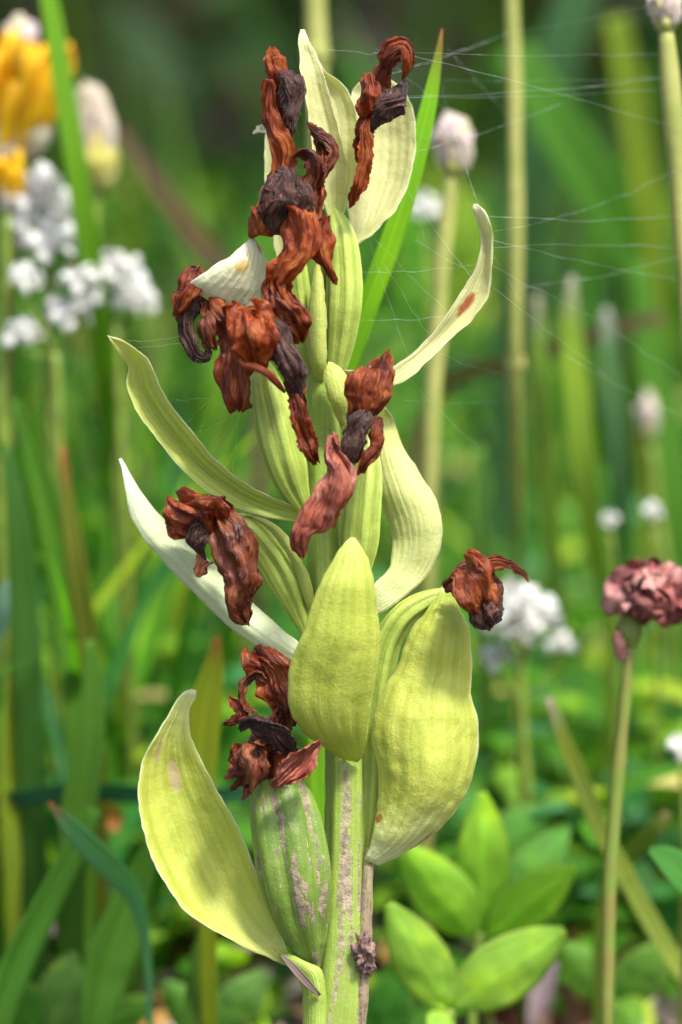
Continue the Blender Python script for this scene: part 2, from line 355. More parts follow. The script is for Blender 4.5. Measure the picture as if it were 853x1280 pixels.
# ---------------------------------------------------------------- ground and meadow
def ground():
    a = np.concatenate([-np.geomspace(300, 1.2, 14), np.linspace(-1, 1, 80), np.geomspace(1.2, 300, 14)])
    b = np.concatenate([-np.geomspace(300, .8, 14), np.linspace(-.6, 1.6, 110), np.geomspace(1.8, 300, 16)])
    X, Y = np.meshgrid(a, b, indexing='ij'); q = np.stack([X*9, Y*9, X*0], -1)
    Z = GZ+.006*fbm(q, 3, 3)-.004
    V = np.stack([X, Y, Z], -1); nu, nv = X.shape[0]-1, X.shape[1]-1
    s = NT('soil'); tc = s.n('TexCoord'); ob = tc.outputs['Object']
    c = s.mix(s.rng(s.noise(ob, 60., 5, .65), .35, .65), (.030,.020,.020), (.13,.085,.075))
    c = s.mix(s.rng(s.noise(ob, 9., 4), .45, .6, 0, .7), c, (.045,.07,.018))
    c = s.mix(s.rng(s.noise(ob, 240., 3), .62, .7, 0, .7), c, (.25,.16,.13))
    m = s.surf(c, .9, s.bump(s.noise(ob, 150., 6, .7), 1., .004))
    kind(make('ground', V.reshape(-1, 3), gridfaces(nu, nv), m), 'structure')
ground()
GREENS = np.array([[.050,.160,.010],[.035,.130,.010],[.12,.23,.012],[.022,.10,.02],[.05,.16,.06],[.22,.29,.02],[.34,.30,.10],[.02,.07,.014],[.12,.23,.02]])*.88
PROB = np.array([.24,.2,.14,.12,.08,.08,.03,.07,.04])
def strips(c, w, side, tint, seg=None):
    """c (n,s,3) centre lines, w (n,s) half widths, side (n,3): V-folded blades, 3 verts per ring"""
    n, s, _ = c.shape; tan = np.gradient(c, axis=1); nrm = np.cross(tan, side[:, None]); nrm /= np.linalg.norm(nrm, axis=-1, keepdims=True)+1e-12
    L = c-side[:, None]*w[..., None]; Rr = c+side[:, None]*w[..., None]; Mi = c+nrm*w[..., None]*.35
    V = np.stack([L, Mi, Rr], 2).reshape(-1, 3)
    i, j, k = np.meshgrid(np.arange(n), np.arange(s-1), np.arange(2), indexing='ij')
    b = i*s*3+j*3+k; F = np.stack([b, b+1, b+4, b+3], -1).reshape(-1, 4)
    u = np.broadcast_to(np.linspace(1, 0, s)[None, :, None], (n, s, 3)); v = np.broadcast_to(np.array([0, .5, 1.])[None, None], (n, s, 3))
    col = np.concatenate([np.repeat(tint, s*3, 0), np.ones((n*s*3, 1))], 1)
    return V, F, np.stack([v, u], -1).reshape(-1, 2), col
def field(name, n, y0, y1, h0, h1, w0, w1, label, spread=.42, xr=None, seg=8, lean=.35, pw=1.0, probs=PROB, bright=1.0, clump=0, sd=1, thr=-.12):
    g = np.random.default_rng(sd)
    y = y0+(y1-y0)*g.random(n)**pw
    x = (g.random(n)*2-1)*(.10+spread*y) if xr is None else xr[0]+(xr[1]-xr[0])*g.random(n)
    if clump:
        keep = fbm(np.stack([x*clump, y*clump, x*0], -1), sd+3, 2) > thr; x, y = x[keep], y[keep]; n = len(x)
    h = h0+(h1-h0)*g.random(n)**1.3; az = g.random(n)*2*math.pi; ln = lean*g.random(n)**1.2*1.6; cu = g.random(n)*.9
    t = np.linspace(0, 1, seg)[None]
    off = (ln[:, None]*t+cu[:, None]*lean*1.6*t**2.5)*h[:, None]
    c = np.stack([x[:, None]+np.cos(az)[:, None]*off, y[:, None]+np.sin(az)[:, None]*off,
                  GZ-.004+h[:, None]*(t-.22*cu[:, None]*t**3)], -1)
    w = (w0+(w1-w0)*g.random(n))[:, None]*np.clip(1-t**2.2, .03, 1)*(.65+.7*np.sin(np.clip(t*1.4, 0, 1)*math.pi*.9))
    sa = g.random(n)*2*math.pi; side = np.stack([np.cos(sa), np.sin(sa)*.55, g.random(n)*.1], -1); side /= np.linalg.norm(side, axis=1, keepdims=True)
    tint = GREENS[g.choice(len(GREENS), n, p=probs/probs.sum())]*(.7+.65*g.random((n, 1)))*bright*np.exp(1.5*fbm(np.stack([x*11, y*8, x*0], -1), sd+70, 2))[:, None]
    V, F, UV, col = strips(c, w/2, side, np.clip(tint, 0, .8))
    o = make(name, V, F, M['grass'], None, UV, True, col); kind(o, 'stuff', label); o['category'] = 'grass'; return o
field('far_meadow_grass', 3000, .95, 1.9, .05, .17, .003, .009, 'tall green grass far behind the orchid, blurred into soft streaks', .30, pw=.8, clump=5, thr=.08, bright=.40, sd=11, lean=.5)
field('meadow_grass', 8500, .14, .98, .018, .080, .0010, .0038, 'fine tangled low grass of the meadow behind the orchid', .30, sd=12, clump=15, thr=-.12, lean=.95, bright=1.25, pw=.85)
field('scattered_tall_grass', 360, .38, 1.25, .07, .20, .002, .007, 'scattered brighter tall grass blades in the meadow behind', .30, sd=31, lean=.45, bright=.95)
def undergrowth():   # shade between the clumps, put into the dark leaf and stem colours
    g = np.random.default_rng(21); n = 14000
    c0 = np.stack([(g.random(n)*2-1)*1.5, 1.0+1.6*g.random(n), GZ+.20*g.random(n)**1.2], -1); d = g.normal(size=(n, 3)); d /= np.linalg.norm(d, axis=1, keepdims=True)
    t = np.linspace(-.5, .5, 4)[None, :, None]; L = (.03+.05*g.random(n))[:, None, None]; c = c0[:, None]+d[:, None]*t*L
    side = np.cross(d, g.normal(size=(n, 3))); side /= np.linalg.norm(side, axis=1, keepdims=True); w_ = (.004+.012*g.random(n))[:, None]*np.array([[.3, 1, .9, .15]])
    pal = np.array([[.030,.020,.026],[.05,.03,.035],[.02,.045,.015],[.03,.07,.02],[.09,.06,.06]]); V, F, UV, col = strips(c, w_, side, pal[g.integers(0, 5, n)])
    kind(make('shade_toned_undergrowth', V, F, M['grass'], None, UV, True, col), 'stuff', 'tangled undergrowth and old leaves at the back of the meadow, coloured dark as shade')['category'] = 'undergrowth'
undergrowth()
field('short_grass', 2600, .07, .36, .010, .045, .0012, .004, 'short young grass and seedlings on the soil behind the orchid', .4, sd=13, lean=.8, bright=1.5, clump=22, thr=-.05)
field('left_grass_tuft', 360, .09, .36, .06, .16, .0025, .0065, 'dense tuft of bright green grass left of the orchid', xr=(-.135, -.030), sd=14, lean=.28, bright=1.3)
def herbs():
    g = np.random.default_rng(5); n = 5200
    y = .085+.95*g.random(n)**1.05; x = (g.random(n)*2-1)*(.10+.30*y); h = .008+.045*g.random(n)
    az = g.random(n)*2*math.pi; L = .008+.012*g.random(n); s = 7; t = np.linspace(0, 1, s)[None]
    up = g.random(n)*.9+.1
    dx = np.cos(az)[:, None]*t*L[:, None]; dy = np.sin(az)[:, None]*t*L[:, None]
    c = np.stack([x[:, None]+dx, y[:, None]+dy, GZ+h[:, None]+(up[:, None]*t-.5*t**2)*L[:, None]], -1)
    w = (L*.24)[:, None]*np.sin(np.clip(t*.93+.05, 0, 1)*math.pi)**.7
    side = np.stack([-np.sin(az), np.cos(az), .2*g.random(n)], -1); side /= np.linalg.norm(side, axis=1, keepdims=True)
    tint = GREENS[g.choice(len(GREENS), n, p=PROB)]*(1.1+1.0*g.random((n, 1)))
    V, F, UV, col = strips(c, w, side, tint)
    kind(make('ground_herbs', V, F, M['grass'], None, UV, True, col), 'stuff', 'small round leaved herbs covering the soil')['category'] = 'herbs'
herbs()
def litter():
    g = np.random.default_rng(8); n = 2200
    y = .05+.7*g.random(n)**1.3; x = (g.random(n)*2-1)*(.10+.3*y)
    az = g.random(n)*2*math.pi; L = .006+.02*g.random(n); s = 6; t = np.linspace(-.5, .5, s)[None]
    tilt = (g.random(n)-.5)*1.0
    c = np.stack([x[:, None]+np.cos(az)[:, None]*t*L[:, None], y[:, None]+np.sin(az)[:, None]*t*L[:, None], GZ+.004+np.abs(tilt)[:, None]*L[:, None]*.5+tilt[:, None]*t*L[:, None]+.3*L[:, None]*t**2], -1)
    w = (L*(.06+.22*g.random(n)))[:, None]*(1-(2*t)**2*.85)
    side = np.stack([-np.sin(az), np.cos(az), (g.random(n)-.5)], -1); side /= np.linalg.norm(side, axis=1, keepdims=True)
    pal = np.array([[.40,.26,.26],[.30,.10,.03],[.22,.12,.08],[.50,.36,.34],[.12,.05,.03],[.38,.20,.06],[.46,.40,.34]])
    tint = pal[g.integers(0, len(pal), n)]*(.7+.8*g.random((n, 1)))
    V, F, UV, col = strips(c, w, side, tint)
    m = plain('dead_litter', (1, 1, 1), rough=.8, trans=.1, attr=True)
    kind(make('leaf_litter', V, F, m, None, UV, True, col), 'stuff', 'dead leaves and straw lying on the soil')['category'] = 'litter'
litter()

# ---------------------------------------------------------------- single grass blades and stalks behind the orchid
def togr(path, slope=0):
    """continue a path of (px,py,d,w) straight down to the ground, as 3D points"""
    pts = [np.append(P(a, b, d), wpx(w, d)) for a, b, d, w in path]
    p, q = pts[-1], pts[-2]
    g = np.array([p[0]+(p[0]-q[0])*.3+slope, p[1]+.006, GZ-.003, p[3]*.8])
    if p[2] > GZ+.004: pts.append(g)
    return pts
def blade(name, label, path, tint, cat='grass', group=None, fold=.4, ns=40, seed=0, face=0.2, tipc=None):
    pts = togr(path); S = hermite(pts, ns); c = S[:, :3]; w = S[:, 3]/2
    tan = np.gradient(c, axis=0); tan /= np.linalg.norm(tan, axis=1, keepdims=True)
    a = face+.5*np.sin(np.linspace(0, 2.4, ns+1)+seed)
    side = np.cross(tan, -FW); side /= np.linalg.norm(side, axis=1, keepdims=True)
    nrm = np.cross(side, tan); sd = side*np.cos(a)[:, None]+nrm*np.sin(a)[:, None]; n2 = np.cross(sd, tan)
    ww = w/np.maximum(np.cos(a), .5)
    vs = np.linspace(-1, 1, 7)
    G = c[:, None]+sd[:, None]*(vs[None, :, None]*ww[:, None, None])-n2[:, None]*((1-np.abs(vs))[None, :, None]*ww[:, None, None]*fold)
    V, F, UV = shell(G, .00035)
    n = len(V); tt = np.array(tint)[None]*np.ones((n, 1))
    if tipc is not None:
        k = np.clip(1-UV[:, 1:2]/.09, 0, 1); tt = tt*(1-k)+np.array(tipc)*k
    o = make(name, V, F, M['grass'], None, UV, True, np.concatenate([tt, np.ones((n, 1))], 1))
    org = pts[-1][:3]; me = o.data
    me.transform(Matrix.Translation(Vector(-org))); o.location = org; ORG[o.name] = org
    return tag(o, label, cat, group)
GB, YB, LB, DG, BG_ = (.10,.25,.02), (.22,.30,.02), (.11,.24,.015), (.025,.10,.018), (.05,.16,.09)
OR = (.40,.15,.05)
G1 = 'grass blades standing behind the orchid'
blades = [
 ('bright grass blade with reddish pointed tip just right of the orchid top', [(553,36,15,2),(548,70,15,10),(530,160,15,23),(500,270,16,26),(468,360,17,27),(440,440,19,26),(415,520,21,24)], (.24,.50,.02), (.3,.1,.05)),
 ('long bright green blade crossing between the yellow flower and the fluffy bud', [(48,-60,90,18),(62,0,90,22),(80,110,90,25),(98,220,92,27),(114,330,98,28),(128,440,110,27),(142,560,128,25),(150,700,150,20)], (.15,.33,.015), None),
 ('reddish edged blade left of the lowest left bract of the orchid', [(78,560,75,6),(84,620,75,18),(95,700,75,26),(106,780,77,28),(116,860,79,24),(122,930,81,20)], (.17,.20,.02), OR),
 ('wide green blade leaning at the left edge beside the reddish one', [(18,500,85,8),(45,580,85,30),(70,680,86,40),(88,780,88,44),(100,900,90,40)], GB, None),
 ('yellow green blade with blunt tip at the lower left edge', [(28,818,75,6),(27,850,75,32),(24,910,76,42),(20,980,78,38),(16,1060,80,24)], (.26,.34,.03), (.3,.25,.12)),
 ('yellow green blade with orange tip just behind the lower left bract', [(272,796,45,8),(268,830,45,24),(258,880,45,40),(252,930,46,44),(250,990,48,38),(256,1060,50,28)], (.36,.42,.03), OR),
 ('bluish green bent leaf arching down at the lower left', [(62,1003,38,5),(85,1030,39,22),(115,1062,42,32),(145,1092,46,32),(168,1122,50,24),(180,1165,54,14)], (.18,.42,.20), OR),
 ('broad green leaf rising at the bottom left beneath the bent leaf', [(200,1040,60,16),(175,1095,59,36),(155,1150,58,52),(135,1210,57,58),(120,1290,56,34)], (.12,.30,.03), None),
 ('dark green broad leaf slanting across the bottom left corner', [(118,1010,62,18),(95,1060,60,28),(60,1130,58,34),(25,1200,56,40),(-5,1290,54,34)], (.10,.28,.03), None),
 ('tall mid green blade running up from behind the bent leaf', [(112,800,66,12),(116,850,66,26),(112,930,66,38),(100,1000,66,44),(90,1080,66,40)], (.08,.20,.018), None),
 ('pale bluish blade tip at the left edge halfway up', [(40,726,80,4),(20,734,80,26),(-5,770,80,36),(-25,840,80,36)], (.20,.34,.24), None),
 ('bluish green blade lying across behind the lower left bract', [(400,1000,70,18),(320,992,70,22),(230,998,72,24),(130,990,74,24),(30,998,78,24),(-60,1020,80,22)], (.06,.20,.10), None),
 ('green blade between the left edge and the reddish edged blade', [(8,560,70,10),(22,640,70,26),(30,740,72,34),(36,860,74,34)], (.05,.15,.02), None),
 ('narrow bright blade rising beneath the two left bracts', [(232,900,85,10),(205,1000,85,18),(180,1100,85,22),(165,1200,85,24)], (.12,.25,.02), None),
 ('green blade low in the picture under the left bract', [(262,1150,60,16),(252,1190,60,24),(246,1240,60,28),(240,1300,60,28)], (.09,.20,.02), None),
 ('yellow green spear shaped blade, left of three, in the right background', [(672,368,140,8),(674,430,140,20),(678,520,140,27),(686,620,145,27),(694,720,155,20),(700,800,170,12)], (.15,.26,.03), (.36,.32,.26)),
 ('bright spear shaped blade, middle of three, in the right background', [(716,345,130,8),(714,400,130,25),(720,480,130,33),(728,570,132,34),(740,660,140,28),(756,740,150,18)], (.20,.32,.03), (.42,.38,.34)),
 ('pale bluish spear shaped blade, right of three, in the right background', [(758,385,150,8),(762,440,150,24),(770,540,152,28),(778,640,158,24),(776,740,170,14)], (.12,.25,.10), (.46,.46,.44)),
 ('yellow green narrow blade leaning behind the faded pink flower stem', [(686,872,60,10),(700,910,60,16),(722,965,61,22),(748,1030,62,24),(785,1100,64,24),(830,1180,66,24),(880,1260,68,22)], (.24,.31,.05), (.42,.36,.28)),
 ('blue green blade at the right edge with a drooping tip', [(812,1062,40,8),(832,1072,40,30),(860,1094,40,44),(895,1130,42,50),(920,1180,44,40)], (.06,.22,.03), None),
 ('broad mid green blade crossing the upper right background diagonally', [(640,60,260,50),(700,160,260,64),(760,260,262,70),(820,360,266,66),(880,470,270,60)], (.06,.19,.012), None),
 ('pale blade leaning left in the upper right background', [(735,-40,300,50),(700,60,300,60),(672,160,302,60),(655,260,305,56),(640,380,310,50)], (.06,.15,.05), None),
 ('yellowish blade hanging down near the upper right corner', [(770,20,230,30),(785,100,230,40),(800,190,232,40),(815,280,235,36)], (.17,.25,.015), None),
 ('fresh green blade near the right edge behind the yellowish stem', [(800,330,190,20),(810,420,190,40),(830,520,192,44),(850,640,195,40)], (.08,.22,.02), None),
 ('straight green blade in the middle background above the white flowers', [(600,560,130,14),(596,640,130,22),(600,720,132,26),(606,800,134,24)], (.10,.22,.03), None),
 ('brown dry blade slanting in the upper left background', [(150,160,200,14),(190,220,200,24),(240,290,202,26),(290,350,205,24)], (.22,.15,.09), None),
 ('brown dry blade lying slanted across the right background', [(830,395,170,14),(740,420,170,20),(650,452,172,20),(560,480,175,18)], (.20,.15,.08), None),
 ('short yellow tipped blade right of the faded pink flower stem', [(835,1015,70,8),(820,1035,70,22),(795,1060,72,26),(770,1090,74,24)], (.17,.26,.03), (.3,.25,.1)),
]
for i, (lab, path, tint, tipc) in enumerate(blades): blade('grass_blade', lab, path, tint, 'grass blade', G1, seed=i*1.7, tipc=tipc, fold=.3)

def stalk(parent, path, mat, name='stem', rf=None, nv=12, ns=40, seed=0):
    pts = togr(path); S = hermite(pts, ns); c = S[:, :3]; r = S[:, 3]/2
    T = np.gradient(c, axis=0); T /= np.linalg.norm(T, axis=1, keepdims=True)
    X = np.cross(T, -FW); X /= np.linalg.norm(X, axis=1, keepdims=True); Y = np.cross(X, T)
    th = np.linspace(0, 2*math.pi, nv, endpoint=False)
    G = c[:, None]+(X[:, None]*np.cos(th)[None, :, None]+Y[:, None]*np.sin(th)[None, :, None])*(r*(1+.12*vn(np.stack([np.arange(ns+1)*.4]*3, -1), seed)))[:, None, None]
    V, F, UV = closetube(G); return mk_mixed(name, V, F, mat, parent, UV)
def petal_mesh(L, W, cup=.3, curl=.3, nu=8, nv=5, rough=0, seed=0, tipw=.25):
    """one petal growing along +Z, facing +Y"""
    u, v = np.meshgrid(np.linspace(0, 1, nu+1), np.linspace(-1, 1, nv+1), indexing='ij')
    w = W/2*(.35+.65*np.sin(np.clip(u*1.15, 0, 1)*math.pi*.62))*np.where(u > .75, np.sqrt(np.clip(1-((u-.75)/.25)**2*(1-tipw**2), 0, 1)), 1)
    G = np.stack([v*w, -cup*W*(1-v**2)*.5+curl*L*u**2, u*L], -1)
    if rough: G = G+np.stack([fbm(G/L*2.5, seed+k) for k in range(3)], -1)*rough*L
    V, F, UV = shell(G, L*.03); return V, F, UV
def share_mesh(name, V, F, UV, mat):
    o = make(name, V, F, mat, None, UV); me = o.data; bpy.data.objects.remove(o); return me
def place(name, me, parent, loc, quat, s=1.0, sx=1.0):
    o = bpy.data.objects.new(name, me); C.objects.link(o); o.parent = parent
    o.location = Vector(loc)-Vector(ORG[parent.name]); o.rotation_mode = 'QUATERNION'; o.rotation_quaternion = quat; o.scale = (s*sx, s*sx, s)
    ORG[o.name] = ORG[parent.name]; return o
def aim(d, roll=0):
    return Vector(d).to_track_quat('Z', 'Y') @ Matrix.Rotation(roll, 4, 'Z').to_quaternion()
def root_for(name, label, cat, path, group=None):
    return thing(name, label, cat, togr(path)[-1][:3], group)
def ball(name, px, py, d, rx, ry, mat, parent, seed=0, amp=.12, freq=3., nu=20, nv=22, rot=0.):
    """small lumpy body (bud, calyx)"""
    c = P(px, py, d); ax, ay = wpx(rx, d), wpx(ry, d)
    th, ph = np.meshgrid(np.linspace(.02, math.pi-.02, nu+1), np.linspace(0, 2*math.pi, nv, endpoint=False), indexing='ij')
    D = np.stack([np.sin(th)*np.cos(ph), np.sin(th)*np.sin(ph), np.cos(th)], -1)
    r = 1+amp*fbm(D*freq, seed, 3)
    Q = D*r[..., None]; Q = Q*np.array([ax, ax, ay])
    cr, sr = math.cos(rot), math.sin(rot); Q = np.stack([Q[..., 0]*cr+Q[..., 2]*sr, Q[..., 1], -Q[..., 0]*sr+Q[..., 2]*cr], -1)
    V, F, UV = closetube(Q+c); return mk_mixed(name, V, F, mat, parent, UV)

# bud headed stalks
def budstalk(label, path, bud, stem, budmat, nsep=7, group='bud headed stalks behind the orchid'):
    t = root_for('bud_stalk', label, 'wildflower', path, group); stalk(t, path, stem)
    bx, by, d, rx, ry = bud
    b = ball('bud', bx, by, d, rx, ry, budmat, t, seed=int(bx), amp=.22); ball('calyx', bx, by+ry*.75, d, rx*.7, ry*.5, M['olive'], t, seed=int(bx)+1)
    Vp, Fp, UVp = petal_mesh(wpx(ry*1.7, d), wpx(rx*1.1, d), .5, .12)
    me = share_mesh('sepal', Vp, Fp, UVp, budmat)
    base = P(bx, by+ry*.8, d)
    for k in range(nsep):
        a_ = 2*math.pi*k/nsep; dr = Vector((math.cos(a_)*.33, math.sin(a_)*.33, 1))
        off = np.array([math.cos(a_), math.sin(a_), 0])*wpx(rx*.7, d)
        q = dr.to_track_quat('Z', 'Y'); place('sepal', me, t, base+off, aim(Vector((math.cos(a_)*.12, math.sin(a_)*.12, 1)), a_), .72+.15*math.sin(k*3.1))
    return t
budstalk('pale fluffy bud on yellowish stalk close right of the orchid top', [(565,215,80,20),(556,300,80,20),(547,420,80,22),(540,520,80,22),(536,620,82,22)], (567,180,80,24,36), M['olive'], M['wool'])
t = root_for('bare_stalk', 'tall straight olive stalk without flower, right of the fluffy bud', 'plant stalk', [(646,600,120,15),(648,720,160,12)])
stalk(t, [(638,-80,95,16),(643,100,95,18),(645,300,95,19),(644,480,100,17),(646,600,120,15),(648,720,160,12)], M['olive']); ball('node', 644, 455, 99, 13, 16, M['olive'], t)
t = root_for('bare_stalk', 'blurred olive stalk rising behind the top of the orchid', 'plant stalk', [(395,-60,110,24),(400,400,112,24)])
stalk(t, [(392,-60,110,26),(396,60,110,26),(402,250,111,24),(408,420,112,24)], M['olive']); ball('node', 396, 70, 110, 17, 22, M['olive'], t)
budstalk('yellow green stalk with pale bud cut off by the top right corner', [(832,30,30,20),(840,120,30,26),(848,220,31,24),(856,330,32,22),(866,500,34,20),(872,680,36,18)], (832,8,30,20,28), M['olive'], M['wool'])
budstalk('pink and yellow fluffy bud on a thin stalk in the upper left', [(122,225,125,13),(118,300,125,12),(125,400,126,12),(140,520,128,12)], (118,165,125,25,60), M['stalk'], M['wool'])
budstalk('small pale bud on short stalk between the spear blades and right edge', [(814,560,170,13),(822,640,171,12),(836,740,172,12)], (810,520,170,12,28), M['stalk'], M['wool'])

# yellow flowers on the left edge
def yellow(label, path, florets, d, stemm):
    d += 45; path = [(a, b, d_+45, w_) for a, b, d_, w_ in path]
    t = root_for('yellow_flower', label, 'flower', path, 'yellow flowers at the left edge'); stalk(t, path, stemm)
    for i, (x, y, rx, ry, rot) in enumerate(florets):
        ball('calyx', x-rot*ry*.2, y+ry*.7, d, rx*.72, ry*.55, M['wool'], t, seed=i, rot=rot)
        Vp, Fp, UVp = petal_mesh(wpx(ry*2.0, d), wpx(rx*1.5, d), .7, .10, 10, 6, .04, i)
        me = share_mesh('petal', Vp, Fp, UVp, M['petal_y'])
        for k in range(5):
            a_ = 2*math.pi*k/5+i; base = P(x-rot*ry*.5, y+ry*.8, d)+np.array([math.cos(a_), math.sin(a_), 0])*wpx(rx*.35, d)
            place('petal', me, t, base, aim(Vector((math.sin(rot)+math.cos(a_)*.15, math.sin(a_)*.15, math.cos(rot))), a_), 1-.07*k)
    return t
t = yellow('large yellow flower with pale fluffy top at the upper left edge', [(22,230,60,18),(14,400,60,16),(6,600,62,16)], [(8,140,32,66,.03),(46,122,28,62,.30),(-14,110,26,60,-.2),(24,90,22,44,.15)], 60, M['stalk'])
ball('fluff', 26, 48, 107, 22, 26, M['wool'], t, 4, .3)
yellow('small yellow flower under the large one at the left edge', [(10,270,55,14),(6,400,56,13),(0,560,58,12)], [(12,225,18,32,.0)], 55, M['stalk'])

# white flowers
Vp, Fp, UVp = petal_mesh(.0036, .0030, .5, .45, 7, 5, .05, 3)
ME_W = share_mesh('petal', Vp, Fp, UVp, M['petal_w'])
def white(label, heads, path, scale=1.0, seed=0):
    heads = [(x, y, d+18, r*1.08) for x, y, d, r in heads]; path = [(a, b, d+18, w_) for a, b, d, w_ in path]
    t = root_for('white_flower', label, 'flower', path, 'white flowers'); stalk(t, path, M['stalk'])
    g = random.Random(seed)
    top = P(*path[0][:3])
    for (x, y, d, r) in heads:
        c = P(x, y, d); rr = wpx(r, d)
        q = P(x, y+r*.8, d)
        pts = [np.append(q, wpx(7, d)), np.append((q+top)/2+np.array([0, 0, -.001]), wpx(6, d)), np.append(top, wpx(7, d))]
        S = hermite(pts, 10); th = np.linspace(0, 2*math.pi, 8, endpoint=False)
        G = S[:, None, :3]+(np.array([1, 0, 0])[None, None]*np.cos(th)[None, :, None]+np.array([0, 1, 0])[None, None]*np.sin(th)[None, :, None])*S[:, None, 3:]/2
        V, F, UV = closetube(G); mk_mixed('branch', V, F, M['stalk'], t, UV)
        n = 16
        for k in range(n):
            z = 1-(k+.5)/n*1.35; a_ = k*2.39996+g.random()*.4; s_ = math.sqrt(max(0, 1-z*z))
            dr = Vector((math.cos(a_)*s_, math.sin(a_)*s_, z))
            place('petal', ME_W, t, c+np.array(dr)*rr*.25, aim(dr, g.random()*6), rr*.95/.0036*scale*(.85+.3*g.random()))
    return t
white('largest white flower cluster under the yellow flowers at the left', [(48,245,85,30),(70,262,86,24),(30,270,84,26),(60,305,84,30),(92,298,88,18)], [(60,360,86,16),(62,480,88,14),(66,620,90,14)], seed=1)
white('white flower cluster right of the bright blade at the left', [(150,345,95,26),(168,378,96,24),(126,352,95,20)], [(146,410,96,12),(150,520,98,12),(156,640,100,12)], seed=2)
white('loose white and greenish flowers below the largest white cluster', [(100,352,80,20),(34,352,80,18),(88,392,82,22),(30,420,82,20),(110,376,82,16)], [(70,440,82,14),(74,560,84,13),(80,680,86,12)], seed=3)
white('white flower cluster beside the withered flower right of the orchid', [(640,760,85,28),(672,772,86,26),(622,784,85,18),(655,790,85,22)], [(650,830,86,14),(654,920,88,13),(660,1000,90,12)], seed=4)
white('pair of small white flowers lower left of the right hand cluster', [(622,826,90,18),(700,806,92,15)], [(650,880,92,9),(652,960,94,9)], seed=5)
white('tiny white flower above the faded pink flower', [(815,640,105,11)], [(816,665,105,7),(822,760,107,7)], seed=6)
white('tiny pale flower left of the tiny one above the faded pink flower', [(762,650,110,9)], [(763,670,110,7),(770,770,112,7)], seed=7)
white('small white flower half hidden in grass behind the middle of the stem', [(533,262,140,18)], [(533,290,140,9),(540,420,142,9)], seed=8)
white('small white flower cut by the right edge below the faded pink flower', [(850,935,60,14)], [(852,955,60,8),(856,1040,62,8)], seed=9)

M['petal_pale'] = plain('pale_yellow_floret', (.66,.62,.14), (.60,.52,.28), .6, .3)
ball('floret', 124, 202, 124, 22, 36, M['petal_pale'], bpy.data.objects['bud_stalk.002'], 3, .2)
# faded pink clover like flower on the right
path = [(788,790,30,14),(784,850,30,15),(776,930,30,17),(768,1020,30,18),(762,1110,30,18),(760,1200,30,17),(758,1290,30,16)]
t = root_for('faded_flower', 'faded pink and brown flower head on a long green stem at the right edge', 'flower', path)
stalk(t, path, M['stalkbrown'])
ball('calyx', 786, 790, 30, 15, 24, M['stalkbrown'], t, 3, .15); ball('bract_node', 775, 808, 29, 8, 20, M['seedpale'], t, 5, .15, rot=-.2)
ball('core', 816, 748, 32, 44, 32, M['seedpink'], t, 6, .3)
Vp, Fp, UVp = petal_mesh(.0078, .0040, 1.0, .18, 12, 8, .12, 5)
MD = share_mesh('petal', Vp, Fp, UVp, M['seeddark']); MA = share_mesh('petal', Vp, Fp, UVp, M['seedpink']); MB_ = share_mesh('petal', Vp, Fp, UVp, M['seedpale'])
g = random.Random(3)
cc = P(820, 760, 31)
for k in range(40):
    z = 1-(k+.5)/40*1.25; a_ = k*2.39996; s_ = math.sqrt(max(0, 1-z*z))
    dr = Vector((math.cos(a_)*s_*1.2, math.sin(a_)*s_, z*.75+.25))
    place('petal', (MA, MB_, MD)[g.choice((0, 0, 1, 1, 2, 2))], t, cc+np.array(dr)*.0022, aim(dr, g.random()*6.28), .55+.3*g.random(), .9+.5*g.random())

# leafy plants lower right
def herb(label, leaves, stempath, tint, group='leafy seedlings right of the orchid stem'):
    t = root_for('leafy_plant', label, 'plant', stempath, group); stalk(t, stempath, M['stalk'])
    for i, (bx, by, tx, ty, wd, d0, d1, tn) in enumerate(leaves):
        A = P(bx, by, d0); B = P(tx, ty, d1); s = np.linspace(0, 1, 25); L = np.linalg.norm(B-A)
        ax = (B-A)/L; side = np.cross(ax, -FW); side /= np.linalg.norm(side); nr = np.cross(side, ax)
        wv = wpx(wd*1.08, (d0+d1)/2)/2*np.sin(np.clip(s*.96+.02, 0, 1)**.85*math.pi)**.75*np.clip(s*6+.1, 0, 1)**.4
        c = A+ax*(s[:, None]*L)+nr*(np.sin(s*math.pi)[:, None]*L*.05)
        v = np.linspace(-1, 1, 11)
        G = c[:, None]+side*(v[None, :, None]*wv[:, None, None])+nr*(((np.abs(v)**1.3)[None, :]*wv[:, None]*.14-(.03*L*fbm(np.stack([s[:, None]*3+0*v, v+0*s[:, None], 0*v+0*s[:, None]+i], -1), i)))[..., None])*-1
        V, F, UV = shell(G, .00035); tc = np.array(tn if tn else tint)
        ee = np.clip(1-np.minimum(UV[:, :1], 1-UV[:, :1])*14, 0, 1)*.45
        cl = tc[None]*(1-ee)+np.array([.30, .34, .10])*ee
        UV = np.stack([UV[:, 0], 1-UV[:, 1]], -1)
        make('leaf', V, F, M['herb'], t, UV, True, np.concatenate([cl, np.ones((len(V), 1))], 1))
    return t
LG = (.34,.53,.08)
herb('nearest leafy seedling, two long bright leaves in a V at the bottom', [(562,1262,486,1130,66,46,40,None),(566,1256,706,1162,76,46,42,None),(560,1266,540,1300,40,46,40,None)], [(562,1262,46,14),(560,1330,46,14)], LG)
herb('leafy seedling with four spreading oval leaves beside the pouch shaped bract', [(604,1165,603,990,66,62,58,None),(596,1170,502,1056,70,62,56,None),(606,1172,718,1082,62,62,56,(.32,.54,.05)),(612,1150,712,1032,56,72,80,(.12,.32,.05))], [(600,1165,62,12),(592,1240,62,12),(590,1300,62,12)], (.30,.52,.05))
